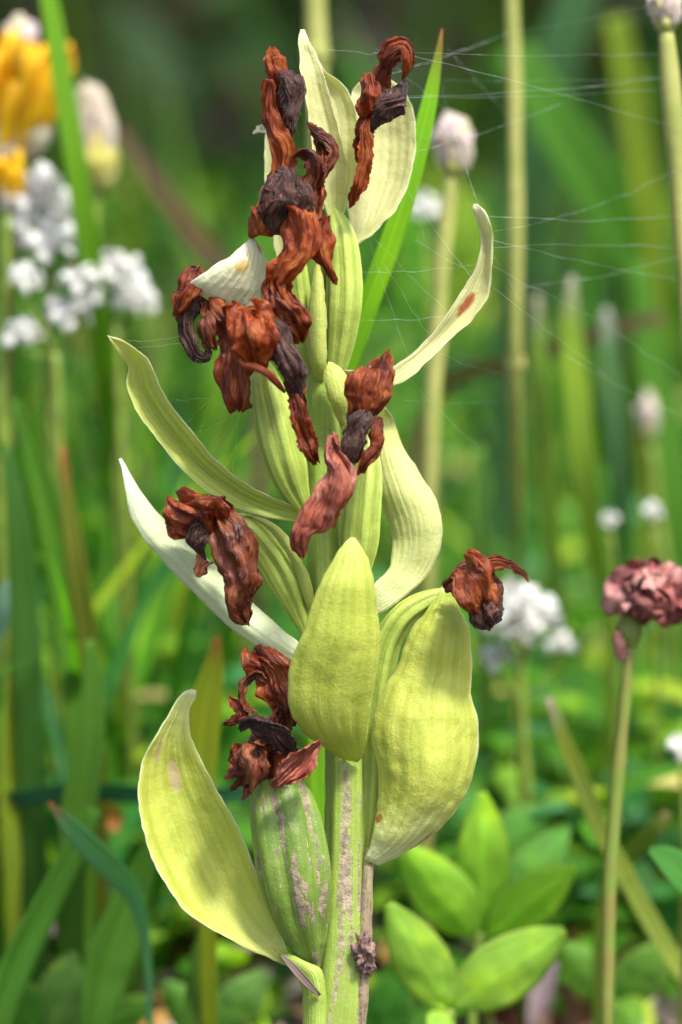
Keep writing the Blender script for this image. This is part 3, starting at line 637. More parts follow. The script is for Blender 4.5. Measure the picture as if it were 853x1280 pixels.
herb('dark green seedling leaf at the bottom between stem and bright V', [(470,1330,500,1195,60,70,66,None),(474,1330,560,1240,50,70,70,(.10,.28,.03))], [(472,1325,70,10),(474,1390,70,10)], (.07,.24,.03))
herb('low oval leaved seedling behind the faded flower stem', [(770,1250,840,1180,60,90,86,None),(768,1250,700,1180,56,90,88,None),(770,1250,800,1290,50,90,80,None)], [(770,1255,90,9),(772,1320,90,9)], (.18,.36,.06))
herb('low pale green seedling in the bottom left corner', [(60,1300,110,1180,70,75,70,(.24,.44,.10)),(50,1300,0,1220,70,75,70,(.12,.32,.04)),(75,1305,190,1250,60,75,72,(.18,.38,.05))], [(60,1300,75,10),(60,1360,75,10)], LG)
herb('pale seedling rosette under the lowest left bract', [(270,1290,330,1215,54,85,80,(.24,.42,.12)),(262,1290,205,1228,50,85,82,(.16,.34,.06)),(266,1296,262,1350,50,85,80,None)], [(266,1292,85,9),(266,1340,85,9)], (.10,.24,.06))
herb('bluish leaf pair behind the pouch shaped bract', [(610,1070,560,985,60,105,100,(.12,.34,.08)),(612,1070,690,1010,60,105,104,(.14,.36,.06))], [(610,1075,105,9),(612,1140,105,9)], (.06,.18,.05))
# litter pieces that can be told apart
def piece(name, label, path, tint, cat):
    S = hermite([np.append(P(a, b, d), wpx(w_, d)) for a, b, d, w_ in path], 16); c = S[:, :3]
    side = np.array([1, .3, .2])/np.linalg.norm([1, .3, .2]); v = np.linspace(-1, 1, 7)
    T = np.gradient(c, axis=0); side = np.cross(T, -FW); side /= np.linalg.norm(side, axis=1, keepdims=True); nr = np.cross(side, T); nr /= np.linalg.norm(nr, axis=1, keepdims=True)
    G = c[:, None]+side[:, None]*(v[None, :, None]*S[:, None, 3:]/2)+nr[:, None]*((v**2)[None, :, None]*S[:, None, 3:]*.3)
    V, F, UV = shell(G, .0005); o = make(name, V, F, bpy.data.materials['dead_litter'], None, UV, True, np.concatenate([np.tile(tint, (len(V), 1)), np.ones((len(V), 1))], 1))
    org = V.mean(0); o.data.transform(Matrix.Translation(Vector(-org))); o.location = org; ORG[o.name] = org
    return tag(o, label, cat)
piece('dead_leaf', 'pale pink dry straw standing upright in the litter at the bottom right', [(672,1290,110,26),(676,1245,108,30),(686,1200,106,22)], (.62,.46,.52), 'dead leaf')
piece('dead_leaf', 'pale pink dry straw in the litter at the lower left', [(72,1172,95,20),(84,1130,93,24),(98,1095,91,20)], (.56,.42,.46), 'dead leaf')
piece('dead_leaf', 'reddish brown dead leaf on the soil at the bottom right', [(600,1262,130,30),(650,1262,128,60),(700,1275,126,40)], (.20,.06,.04), 'dead leaf')
piece('dead_leaf', 'orange brown dead leaf in the grass at the lower left', [(112,1030,110,14),(132,1022,110,34),(152,1030,110,20)], (.40,.14,.03), 'dead leaf')
piece('dead_leaf', 'yellow brown dead leaf low beside the orchid stem', [(478,1178,120,16),(496,1186,120,40),(516,1180,120,20)], (.50,.30,.06), 'dead leaf')

# ---------------------------------------------------------------- the orchid
stem_path = [(404,262,1,3),(406,300,0,8),(406,360,0,13),(405,440,0,17),(405,540,0,20),(404,640,0,20),(408,740,0,21),(424,840,0,23),(431,940,0,24),(431,1040,0,25),(429,1120,0,27),(426,1200,0,31),(418,1290,0,36),(410,1420,0,40),(404,1600,0,42)]
orchid = thing('orchid', 'pale green orchid spike with rust brown withered flowers in the middle of the picture', 'orchid', (P(404,1600,0)[0], P(404,1600,0)[1], GZ))
stem = tube('stem', stem_path, M['stem'], orchid, 260, 48, lambda u, t: 1+.05*np.cos(5*t+.6)+.025*np.cos(9*t+u*6)+.05*np.clip(np.cos(t-1.57)*1.0-.7, 0, 1)*4*(u > .0), seed=3, wave=.06)
ribs = lambda n, a, ph=0: (lambda u, t: 1+a*(np.abs(np.cos(n*t/2+ph))**.6-.5)*2*np.sin(np.clip(u, .03, 1)*math.pi)**.5)
# right rear leaflike strip along the lower stem
tube('dry_strip', [(462,1060,-1,5),(459,1110,-1.5,8),(455,1180,-1.5,10),(450,1260,-1.5,10),(444,1400,-1,9)], M['strip'], orchid, 70, 18, seed=8, wave=.18)
# ovaries
ov = [
 ('upper right', [(418,262,-1,5),(426,290,-3,15),(430,330,-3,20),(430,380,-3,20),(426,420,-2,18),(420,460,-1,13),(412,500,0,6)], 1, .10),
 ('upper left', [(366,290,1,5),(368,320,1,12),(371,360,1,15),(378,410,1,16),(390,470,1,12),(400,520,1,5)], 1.6, .1),
 ('left middle', [(322,448,-1,6),(330,468,-2,15),(340,510,-3,22),(352,560,-3,24),(366,605,-2,19),(382,640,-1,8),(390,660,0,3)], .3, .10),
 ('right middle', [(460,545,-3,9),(457,590,-4,19),(452,640,-4,22),(447,690,-3,21),(440,735,-2,13),(430,770,-1,5)], .9, .10),
 ('left lower', [(288,648,-3,8),(310,660,-3,15),(336,688,-2,19),(358,724,-1.5,19),(374,764,-1,13),(386,800,-1,5)], .2, .12),
 ('right lower', [(560,742,-2,8),(535,750,-2,12),(505,770,-2,15),(486,800,-1,16),(474,850,0,16),(466,910,1,16),(463,970,1,14),(460,1030,1,10),(456,1075,1,4)], .6, .12),
]
ovs = {}
for i, (k, path, ph, am) in enumerate(ov):
    ovs[k] = tube('ovary', path, M['ovary'], orchid, 90, 40, ribs(6, am*1.5, .5), .85, .07, seed=20+i)
cap = tube('seed_capsule', [(342,950,-2,24),(346,975,-3,31),(354,1010,-4,38),(363,1060,-5,41),(371,1110,-5,39),(379,1155,-4,30),(387,1188,-3,18),(394,1210,-2,8)], M['capsule'], orchid, 110, 60, ribs(6, .17, .75), .8, .07, seed=41)
cap['label'] = 'swollen green seed capsule with a scaly brown ridge'

def B(label, *a, **k):
    o = leaf('bract', *a, **k); o['label'] = label; return o
# top pair
B('pointed bract at the very top', [(376,38,381,38,0,0,0),(373,50,387,52,-1,0,.3),(374,66,395,68,-2,0,1),(376,90,406,88,-3,0,1.5),(379,112,428,104,-3,1,2.5),(383,142,444,134,-3,1,3),(389,185,447,182,-3,1,3),(396,225,443,230,-2.5,1,2.5),(405,258,432,262,-2,0,1.5),(414,288,420,288,-1,-1,0)], M['pale'], orchid, seed=1, wave=.25, nvein=7)
B('narrow pointed fold at the front of the top bract', [(376,38,381,38,-.5,-.5,0),(373,50,386,52,-2.4,-2,.2),(375,66,394,70,-2.8,-2.4,.6),(377,90,403,90,-3.8,-3,1),(380,112,410,114,-4,-3,1.4),(384,142,419,142,-4,-3,1.7),(390,185,429,182,-4,-3,1.7),(397,225,432,226,-3.5,-2.5,1.4),(406,258,426,260,-2.8,-2,1),(414,284,419,284,-2,-2,0)], M['pale'], orchid, seed=17, wave=.25, nvein=4)
B('broad rounded bract at the top right', [(462,92,474,90,4,4,0),(448,104,494,106,4,4.5,1),(441,116,507,118,4,4.5,2),(436,140,515,138,3,4.5,3),(434,172,519,170,3,4,3.5),(434,208,517,204,3,3,3.5),(434,242,507,240,3,2,3),(436,270,490,270,2,1,2),(438,292,466,292,1,.5,1),(440,306,447,306,0,0,0),(428,330,432,330,0,0,0)], M['pale'], orchid, seed=2, wave=.3, nvein=8, frill=.08)
B('narrow bract edge showing behind the top left flower', [(334,160,338,160,3,3,0),(331,180,352,182,3,4,.5),(331,215,360,215,3,4,.8),(334,250,368,250,3,4,.8),(340,290,376,290,3,4,.8),(350,340,384,345,3,3,.5),(380,400,394,400,2,2,0)], M['pale'], orchid, seed=3)
B('small upright bract clasping the upper stem', [(396,326,399,326,-3,-3,0),(390,350,404,348,-3.2,-3.5,-.4),(386,385,408,385,-3.5,-4,-.8),(386,420,409,420,-3.5,-4,-.8),(390,455,408,455,-3,-3.5,-.6),(397,480,404,480,-2,-2,0)], M['fold'], orchid, seed=4, nu=60, nv=20)
B('papery white bract folded over the left flower', [(314,298,318,299,-9,-9,0),(298,312,328,314,-10,-8,-.8),(276,326,335,338,-11,-7,-1.8),(254,342,332,364,-11,-7,-1.6),(238,354,316,388,-10,-7,-.8),(246,368,306,400,-8,-6,0)], M['papery'], orchid, seed=5, wave=.35, frill=.1)
B('long curling bract with a rusty spot, far right', [(593,255,597,255,-2,-2,0),(591,260,606,264,-2,-2,.3),(594,272,613,280,-1,-2,.5),(600,288,616,294,0,-1,.7),(599,318,616,326,0,-1,.9,.6),(585,352,611,368,0,-1,1,.8),(563,385,592,398,-1,-1,1,.8),(537,420,563,424,-1.5,-1.5,.9,.6),(508,447,534,452,-3,-3,.7,.4),(482,462,505,477,-4,-4,.6),(455,464,470,486,-4,-4,.5),(430,462,436,485,-3,-3,.3)], M['pale_spot'], orchid, seed=6, wave=.18)
B('rounded bract lobe left of the right middle flower', [(411,452,416,453,-5,-5,0),(406,462,428,462,-5.5,-5,-.6),(406,480,438,478,-6,-5,-1),(411,500,442,500,-6,-5,-1),(420,520,442,522,-5,-4,-.6),(432,545,444,546,-4,-3,0)], M['fold'], orchid, seed=7, nu=50, nv=24)
B('long narrow folded bract pointing up left', [(134,419,136,423,-2,-2,0),(150,424,141,432,-2,-1.5,0.3),(170,436,150,443,-2.5,-1,0.6),(187,452,160,458,-3,0,0.72,0.88),(199,480,158,482,-3,0,1.08,2.2),(216,509,170,512,-3,-0.5,1.2,2.64),(241,541,189,540,-3,-1,1.2,2.86),(272,577,218,577,-3,-1.5,1.08,2.64),(310,606,254,610,-3,-2,0.9,2.2),(345,624,294,634,-2.5,-2,0.6,1.32),(372,634,340,648,-2,-1.5,0.6),(388,644,378,654,-1,-1,0)], M['fold'], orchid, seed=8, nvein=5, wave=.15)
B('whitish bract sloping down from the left', [(149,574,152,573,0,0,0),(153,588,160,588,-1,0,-.3),(157,614,176,613,-2,0,-.8),(163,644,198,642,-2.5,0,-1.3),(178,671,226,670,-3,0,-1.6),(205,703,258,697,-3,0,-1.9),(240,738,292,728,-3,-.5,-2),(280,778,324,760,-3,-1,-2),(320,808,350,784,-3,-1.5,-1.6),(350,826,368,798,-2.5,-2,-1),(378,834,388,815,-1,-1,-.3)], M['white'], orchid, seed=9, nvein=5, wave=.15)
B('wavy pale bract right of the stem', [(474,506,478,506,1,1,0),(470,524,489,518,0,1,.5),(468,550,500,548,0,1,-.8),(469,585,518,580,0,1,-1.6),(474,618,541,614,0,.5,-2.2),(484,650,553,648,.5,0,-2),(491,680,551,686,.5,0,-1.2),(487,708,537,716,-.5,0,-.4),(474,724,512,741,-1.5,-1,0),(462,735,480,765,-2,-2,0),(446,742,456,778,-1.5,-1.5,0)], M['wavy'], orchid, seed=10, wave=.2, frill=.05)
B('upright yellow green bract in front of the stem', [(438,672,443,672,-15,-15,0),(428,682,452,684,-15,-15,-.4),(414,704,462,704,-15,-14.5,-1.2),(400,732,468,732,-15,-14,-2),(388,764,472,764,-14.5,-13,-2.4),(378,796,477,794,-14,-12.5,-2.6),(366,818,474,820,-13,-12,-2.6),(360,850,468,850,-12,-11,-2.4),(362,885,463,885,-11,-9,-2.2),(378,914,459,912,-9,-7,-1.8),(403,932,457,934,-5.2,-5,-1.2),(416,943,454,945,-4,-3.8,-.8),(430,951,447,953,-3,-3,-.2)], M['front'], orchid, seed=11, wave=.2, nvein=6)
B('large pouch shaped bract right of the stem', [(553,733,556,733,-3,-3,0),(546,746,568,746,-3.5,-3,-.4),(533,764,579,766,-4,-3,-1.6),(516,786,586,786,-4,-3,-3),(504,810,588,812,-4,-2.5,-3.4),(496,834,589,842,-4,-2,-3),(482,858,590,866,-4,-2,-3.4),(469,892,597,896,-4,-2,-4.4),(465,924,599,926,-4,-1.5,-5),(470,955,595,958,-4,-1.5,-5),(474,985,582,990,-3.5,-1.5,-4.6),(473,1012,565,1018,-3,-1.5,-3.6),(467,1040,540,1043,-3,-1.5,-2.4),(463,1060,503,1066,-2.5,-2,-1),(456,1074,470,1080,-2,-2,-.2)], M['pouch'], orchid, seed=12, wave=.3, nvein=7, nu=120, nv=56)
B('large boat shaped bract at the lower left', [(240,861,245,863,0,0,0),(228,868,245,870,-.5,0,.2),(216,886,237,888,-1,0,.5),(206,904,236,906,-1.5,0,.8),(190,927,239,924,-2,0,1.2,.4),(178,955,251,951,-2,0,1.8,.8),(173,992,271,987,-2.5,-.5,2.4,1),(178,1032,294,1025,-3,-1,2.8,1.2),(190,1070,311,1063,-3,-1.5,2.8,1.2),(208,1106,325,1100,-3.5,-2,2.4,1),(236,1142,340,1136,-4,-2.5,1.8,.8),(272,1165,350,1162,-4,-3,1.2,.4),(318,1190,358,1184,-4,-3.5,.6),(352,1205,366,1202,-3,-3,.2),(385,1222,392,1214,-2,-2,0)], M['lower'], orchid, seed=13, wave=.3, nvein=6, nu=120, nv=56)
B('thin green bract edge beside the left lower ovary', [(300,644,304,643,-4,-4,0),(330,648,326,654,-4.5,-4,-.3),(358,668,350,680,-4.5,-4,-.5),(378,700,368,712,-4,-3.5,-.5),(390,732,378,744,-3,-3,-.3),(394,760,386,764,-2,-2,0)], M['fold'], orchid, seed=14, nu=60, nv=16)
# foot of the lowest bract clasping the stem
leaf('sheath', [(350,1192,358,1190,-4,-4,0),(360,1206,382,1202,-4,-5,-.6),(372,1220,402,1212,-4,-5.5,-1.2),(379,1236,406,1230,-4,-5.5,-1.4),(380,1270,408,1270,-4,-5.5,-1.4),(378,1310,410,1310,-4.5,-6,-1.6),(372,1420,408,1420,-5,-6,-1.6),(368,1560,404,1560,-5,-6,-1.5)], M['stem'], orchid, thick=.5, seed=15, nu=50, nv=20)

# withered flowers
def wadgeo(path, nu=90, nv=72, pleat=.22, flat=.7, seed=0, warp=.35, freq=2.0):
    L = sum(math.hypot(path[i+1][0]-path[i][0], path[i+1][1]-path[i][1]) for i in range(len(path)-1))
    def rf(u, t):
        tw = t+1.1*vn(np.stack([u*L/45, u*0, u*0], -1), seed+7)+.8*u
        q = np.stack([np.cos(tw)*freq, np.sin(tw)*freq, u*L/110], -1)
        q2 = np.stack([np.cos(tw)*freq*2.6, np.sin(tw)*freq*2.6, u*L/70], -1)
        return .95+pleat*1.7*ridged(q, seed, 2)+pleat*.5*ridged(q2, seed+2, 2)+.14*fbm(q*np.array([.5, .5, 4.5]), seed+4, 2)
    G = tubegrid(path, nu, nv, rf, flat); q = G*1000
    return G+np.stack([fbm(q/2.6, seed+40+k, 2) for k in range(3)], -1)*warp*1.1/1000+np.stack([ridged(q/1.1, seed+50+k, 2) for k in range(3)], -1)*warp*.10/1000
def frames(path, nu):
    A = np.array([list(P(p[0], p[1], p[2]))+[wpx(p[3], p[2])] for p in path]); S = hermite(A, nu); c = S[:, :3]; r = np.maximum(S[:, 3], wpx(.5))
    T = np.gradient(c, axis=0); T /= np.linalg.norm(T, axis=1, keepdims=True)+1e-12
    X = np.cross(T, -FW); X /= np.linalg.norm(X, axis=1, keepdims=True)+1e-12
    return c, r, T, X, np.cross(X, T)
def ribbon(path, seed, off=(0, 0), phi=0., tw=.9, wide=1., u0=0., u1=1., depth=.5, nu=90, nv=36, tear=.7, thick=.13):
    """dried petal: an accordion-folded, twisting sheet with curled and torn edges"""
    c, r, T, X, Y = frames(path, 200); L = sum(math.hypot(path[k+1][0]-path[k][0], path[k+1][1]-path[k][1]) for k in range(len(path)-1))
    uu = np.linspace(u0, u1, nu+1); ix = np.clip((uu*200).astype(int), 0, 200); it = lambda a: np.stack([np.interp(uu, np.linspace(0, 1, 201), a[:, k]) for k in range(a.shape[1])], -1)
    c, T, X, Y = it(c), it(T), it(X), it(Y); r = np.interp(uu, np.linspace(0, 1, 201), r)
    u = uu[:, None]; v = np.linspace(-1, 1, nv+1)[None]; o = 0*u*v; q1 = lambda a, b, s_, k=2: fbm(np.stack([a+o, b+o, o+seed*.37], -1), s_, k)
    ph = phi+tw*vn(np.stack([uu*L/38, uu*0, uu*0], -1), seed)
    A = X*np.cos(ph)[:, None]+Y*np.sin(ph)[:, None]; Bn = -X*np.sin(ph)[:, None]+Y*np.cos(ph)[:, None]
    t = (u-u0)/(u1-u0); prof = np.clip(np.sin(np.clip(t*.94+.04, 0, 1)*math.pi), 0, 1)**.35
    e = np.abs(v)
    wv = v*prof*wide*(1+.30*q1(u*L/22, np.sign(v)*3, seed+1, 3)*e)
    h = depth*(.75*ridged(np.stack([v*1.5+.5*q1(u*L/60, o, seed+2), u*L/120+o, o+seed], -1), seed+3, 3)+.25*q1(v*1.2, u*L/26, seed+4))+.55*e**3*q1(u*L/40, np.sign(v)*5, seed+5)
    sl = tear*q1(v*2.4, o, seed+6, 3)*np.clip((t-.6)/.4, 0, 1)
    rr = r[:, None, None]
    G = c[:, None]+A[:, None]*(rr*(wv+off[0])[..., None])+Bn[:, None]*(rr*(h*prof)[..., None])+Y[:, None]*(rr*off[1])+T[:, None]*(rr*sl[..., None])
    q = G*1000; G = G+np.stack([fbm(q/1.3, seed+60+k, 2) for k in range(3)], -1)*.14/1000+(e**6)[..., None]*np.stack([fbm(q/.5, seed+80+k, 2) for k in range(3)], -1)*.26/1000
    return shell(G, thick/1000)
def wad(name, path, mat, parent, nu=90, nv=72, pleat=.22, flat=.7, seed=0, warp=.35, lip=False):
    """a dried petal rolled along its length"""
    if lip:
        G = wadgeo(path, nu=nu, nv=nv, pleat=pleat, flat=flat, seed=seed, warp=warp); V, F, UV = closetube(G); return mk_mixed(name, V, F, mat, parent, UV)
    V, F, UV = ribbon(path, seed, phi=.2*math.sin(seed), tw=.8, depth=.5, nu=nu, nv=40)
    p2 = [(a, b, d+.9, r*.55) for a, b, d, r in path]; V2, F2, UV2 = ribbon(p2, seed+9, phi=.8, tw=1.4, depth=.8, nu=nu, nv=24)
    return make(name, np.concatenate([V, V2]), np.concatenate([F, F2+len(V)]), mat, parent, np.concatenate([UV, UV2]))
def hairs(path, parent, n=160, seed=0, L=1.3, **k):
    G = wadgeo(path, seed=seed, **k); nu, nv = G.shape[:2]; N = -gnormals(G, True); g = np.random.default_rng(seed)
    T = np.gradient(G, axis=0); T /= np.linalg.norm(T, axis=-1, keepdims=True)+1e-12
    V = []; F = []
    for _ in range(n):
        i, j = g.integers(int(nu*.08), int(nu*.9)), g.integers(0, nv); p = G[i, j]; nn = N[i, j]; 
        if np.dot(nn, p-G[i].mean(0)) < 0: nn = -nn
        tt = T[i, j]+g.normal(size=3)*.35; l = L*(.5+g.random())/1000; s_ = np.cross(nn, tt); s_ /= np.linalg.norm(s_)+1e-9
        r = .000028
        for a_ in range(4):
            f = a_/3; c = p+nn*(.02+.26*math.sin(f*2.2))*l+tt*f*l*.8; rr = r*(1-.8*f)
            V += [c+s_*rr, c-s_*rr*.5+nn*rr, c-s_*rr*.5-nn*rr]
        b = len(V)-12
        for a_ in range(3):
            for m_ in range(3): F.append((b+a_*3+m_, b+a_*3+(m_+1) % 3, b+(a_+1)*3+(m_+1) % 3, b+(a_+1)*3+m_))
    o = make('hair', V, F, M['hair'], parent); return kind(o, 'stuff')
def wpetal(name, rows, mat, parent, seed=0, amp=.5, nu=60, nv=32, thick=.15):
    G = rows2grid(rows, nu, nv); N = gnormals(G); q = G*1000
    u, v = np.meshgrid(np.linspace(0, 1, nu+1), np.linspace(0, 1, nv+1), indexing='ij')
    e = np.abs(2*v-1)
    d = amp*1.5*ridged(np.stack([v*2.6+.5*vn(np.stack([u*2, v, u*0], -1), seed+8), u*1.0, u*0+seed], -1), seed, 3)+.5*e**3*fbm(np.stack([u*3, np.sign(v-.5)*4, u*0], -1), seed+2)
    G = G+N*(d/1000)[..., None]+np.stack([fbm(q/2.2, seed+60+k, 3) for k in range(3)], -1)*.34/1000+(e**4*np.ones_like(u))[..., None]*np.stack([vn(q/.7, seed+70+k) for k in range(3)], -1)*.22/1000
    V, F, UV = shell(G, thick/1000); return make(name, V, F, mat, parent, UV)
def flower(label, path, mat, **k):
    mats = k.pop('mats', ('orange', 'rust', 'brown', 'rust', 'orange')); n = k.pop('n', 6); sd_ = k.get('seed', 0)
    o = wad('withered_flower', path, mat, orchid, nu=k.get('nu', 100), seed=sd_); o['label'] = label; g = np.random.default_rng(sd_)
    for i in range(n):
        a = g.uniform(0, .5); b = min(1., a+g.uniform(.35, .6))
        V, F, UV = ribbon(path, sd_*3+i, off=(g.uniform(-.5, .5), -g.uniform(-.1, .75)), phi=g.uniform(-.7, .7), tw=1.2, wide=g.uniform(.32, .6), u0=a, u1=b, depth=.5, nu=60, nv=22, tear=.9, thick=.11)
        make('petal', V, F, M[mats[i % len(mats)]], o, UV)
    return o
# 1: tall flower at the top left
f = flower('tall withered flower at the top left', [(344,88,-8,4.2),(346,104,-8,9.2),(349,125,-7,11.8),(352,150,-7,12.6),(356,172,-7,10.9),(358,195,-8,10.1),(352,215,-8,12.6),(346,238,-8,15.1),(336,262,-8,12.6),(328,282,-8,8.4),(324,292,-8,3.4)], M['rust'], seed=101)
p1 = [(352,92,-11,7),(360,102,-12,14),(364,122,-12,16),(362,145,-12,13),(358,162,-11,7),(354,176,-10,3)]
p1 = [(a_, b_, c_+1.2, d_*(.66+.12*math.sin(a_))) for a_, b_, c_, d_ in p1]; h = wad('lip', p1, M['dark'], f, lip=True, seed=102, pleat=.26, warp=.6); hairs(p1, h, 66, 102, pleat=.26, warp=.6)
wpetal('petal', [(336,60,342,60,-8,-8,0),(332,68,350,68,-8,-8,-1),(333,82,357,80,-8,-8,-1.2),(340,94,355,94,-8,-8,-.8),(344,106,352,106,-8,-8,0)], M['orange'], f, 103, .35)
wad('stamen', [(316,166,-6,3),(324,163,-6,5),(334,164,-7,5),(344,168,-7,4)], M['papery'], f, seed=104, nu=30, nv=20, warp=.1)
wpetal('petal', [(336,100,344,100,-9,-10,0),(333,125,346,128,-8,-10,-.5),(334,155,350,158,-8,-10,-.8),(346,190,362,188,-9,-10,-.8),(340,220,360,222,-9,-10,-.6),(328,250,352,252,-9,-11,-.8),(315,280,340,282,-9,-10,-.6),(318,296,334,294,-8,-9,0)], M['orange'], f, 105, .5)
# 2: large central upper flower
f2 = flower('large withered flower over the upper stem with hooked top', [(388,160,-10,3.4),(396,172,-10,7.6),(404,190,-11,10.9),(398,210,-12,14.3),(392,232,-12,16.8),(386,255,-12,19.3),(380,280,-13,20.2),(372,305,-13,16),(362,330,-12,10.9),(354,352,-12,9.2),(356,375,-12,11.8),(368,395,-12,14.3),(376,412,-12,11.8),(380,426,-12,5)], M['rust'], seed=110, pleat=.2, nu=140)
wad('petal', [(366,196,-12,5),(378,190,-13,11),(390,196,-14,12),(394,215,-14,12),(388,238,-13,13),(392,262,-13,12),(396,280,-12,5)], M['brown'], f2, seed=111)
wad('petal', [(384,154,-11,4),(396,166,-12,7),(410,176,-12,9),(417,190,-12,8),(412,206,-12,8),(402,224,-12,4)], M['brown'], f2, seed=112, nu=50, nv=36)
p2 = [(350,212,-13,7),(356,222,-14,15),(352,242,-15,18),(346,262,-15,18),(342,280,-14,13),(340,290,-13,6)]
p2 = [(a_, b_, c_+1.2, d_*(.66+.12*math.sin(a_))) for a_, b_, c_, d_ in p2]; h = wad('lip', p2, M['dark'], f2, lip=True, seed=113, pleat=.3, warp=.7); hairs(p2, h, 86, 113, pleat=.3, warp=.7)
p3 = [(372,220,-14,5),(378,236,-15,12),(380,254,-15,14),(378,268,-14,7)]
p3 = [(a_, b_, c_+1.2, d_*(.66+.12*math.sin(a_))) for a_, b_, c_, d_ in p3]; h = wad('lip', p3, M['dark'], f2, lip=True, seed=114, nu=50, nv=36); hairs(p3, h, 40, 114, nu=50, nv=36)
wpetal('petal', [(352,262,372,250,-13,-15,0),(350,280,398,262,-14,-15,-1.6),(348,300,408,290,-14,-15,-2),(346,318,398,312,-14,-15,-2),(342,336,372,330,-14,-15,-1.2),(340,352,360,350,-13,-14,-.8),(342,372,362,372,-13,-14,-.6),(352,392,382,388,-13,-14,-.8),(362,412,390,408,-13,-13,-.6),(368,428,382,424,-12,-12,0)], M['orange'], f2, 115, .8, nu=110)
wpetal('petal', [(386,278,410,270,-12,-12,0),(388,296,412,296,-12,-12,-.8),(384,312,414,318,-12,-12,-.8),(396,326,416,336,-12,-12,-.4),(408,342,419,346,-12,-12,-.2),(419,358,422,357,-12,-12,0)], M['orange'], f2, 116, .4, nu=50)
wpetal('petal', [(316,272,330,250,-10,-11,0),(314,284,340,264,-10,-12,-1),(318,296,348,284,-10,-12,-1),(332,298,350,296,-10,-11,0)], M['orange'], f2, 117, .5, nu=30)
# 3: left flower under the papery bract
f3 = flower('curled withered flower under the papery bract', [(262,384,-7,6.7),(276,392,-7,10.9),(290,406,-7,10.9),(298,428,-7,11.8),(300,452,-7,12.6),(298,476,-7,11.8),(302,496,-7,11.8),(308,510,-7,5)], M['brown'], seed=120, pleat=.25)
p4 = [(262,380,-8,9),(246,378,-9,13),(234,392,-9,13),(232,410,-9,13),(238,428,-9,13),(248,444,-9,9),(258,446,-9,6),(262,436,-9,4)]
p4 = [(a_, b_, c_+1.2, d_*(.66+.12*math.sin(a_))) for a_, b_, c_, d_ in p4]; h = wad('lip', p4, M['dark'], f3, lip=True, seed=121, pleat=.2, nu=100); hairs(p4, h, 40, 121, pleat=.2, nu=100)
wpetal('petal', [(243,338,256,342,-7,-7,0),(231,346,250,354,-7,-8,-1),(228,360,246,366,-7,-9,-1),(222,378,236,386,-7,-9,-.8),(221,394,230,396,-7,-8,0)], M['rust'], f3, 122, .6)
wpetal('petal', [(256,376,276,372,-8,-10,0),(262,398,290,386,-8,-10,-1.2),(282,418,308,408,-8,-10,-1.4),(284,442,312,440,-8,-10,-1.4),(280,470,312,468,-8,-10,-1.2),(286,494,314,490,-8,-10,-1),(292,502,314,512,-8,-9,0)], M['rust'], f3, 123, .8)
wpetal('petal', [(250,398,262,390,-11,-11,0),(246,408,266,404,-11,-12,-.6),(252,424,268,420,-11,-12,-.6),(262,438,268,432,-11,-11,0)], M['brown'], f3, 124, .4, nu=30)
# 4: centre flower hanging with long tail
f4 = flower('withered flower hanging in front of the stem with a long tail', [(300,398,-13,5.9),(308,390,-14,10.9),(322,392,-14,15.1),(336,404,-14,16.8),(348,425,-14,16.8),(358,448,-14,16),(366,472,-14,13.4),(371,498,-14,11.8),(376,524,-13,11.8),(384,548,-13,10.9),(391,568,-12,10.1),(394,580,-12,5.9)], M['rust'], seed=130, nu=150, pleat=.18)
p5 = [(330,396,-17,8),(344,412,-18,15),(356,436,-18,18),(366,460,-18,17),(371,482,-17,11),(373,496,-16,4)]
p5 = [(a_, b_, c_+1.2, d_*(.66+.12*math.sin(a_))) for a_, b_, c_, d_ in p5]; h = wad('lip', p5, M['dark'], f4, lip=True, seed=131, pleat=.24, warp=.5); hairs(p5, h, 86, 131, pleat=.24, warp=.5)
wpetal('petal', [(298,384,318,380,-15,-16,0),(294,398,330,392,-15,-17,-1.6),(296,416,338,408,-15,-17,-2),(300,432,340,428,-15,-17,-1.6),(306,446,334,448,-15,-16,-1),(316,462,330,462,-14,-15,0)], M['orange'], f4, 132, .9)
tube('style', [(306,432,-15,4),(300,446,-16,4),(304,455,-17,4),(320,459,-18,4.5),(336,468,-18,4),(348,480,-17,4),(356,490,-16,3)], M['rust'], f4, 50, 12, wave=.15, seed=5)
wad('petal', [(366,492,-16,8),(371,508,-16,12),(374,526,-16,12),(380,546,-15,11),(388,566,-15,11),(396,578,-14,6)], M['rust'], f4, seed=133, flat=.5, pleat=.22)
wpetal('petal', [(330,352,348,356,-13,-13,0),(330,372,362,368,-13,-15,-1),(336,390,382,388,-13,-15,-1.2),(350,404,388,402,-13,-15,-1),(362,418,384,418,-13,-14,0)], M['rust'], f4, 134, .7)
# 5: right middle flower
f5 = flower('withered flower right of the stem with pinkish lower petal', [(480,452,-10,3.4),(474,464,-11,10.1),(464,480,-12,17.6),(458,500,-12,17.6),(450,520,-13,16.8),(444,545,-13,16),(436,570,-13,14.3),(426,592,-13,12.6),(414,612,-13,11.8),(402,632,-13,10.1),(390,650,-13,7.6)], M['rust'], seed=140, nu=140)
wpetal('petal', [(478,448,483,450,-10,-10,0),(456,464,488,462,-13,-12,-.8),(436,476,490,482,-15,-13,-1.4),(436,494,488,496,-15,-13,-1.6),(434,512,480,512,-15,-13,-1.2),(440,524,468,524,-14,-13,0)], M['rust'], f5, 141, .75)
p6 = [(452,508,-16,8),(448,524,-17,16),(444,545,-17,17),(438,566,-17,15),(432,584,-16,8)]
p6 = [(a_, b_, c_+1.2, d_*(.66+.12*math.sin(a_))) for a_, b_, c_, d_ in p6]; h = wad('lip', p6, M['dark'], f5, lip=True, seed=142, pleat=.2); hairs(p6, h, 66, 142, pleat=.2)
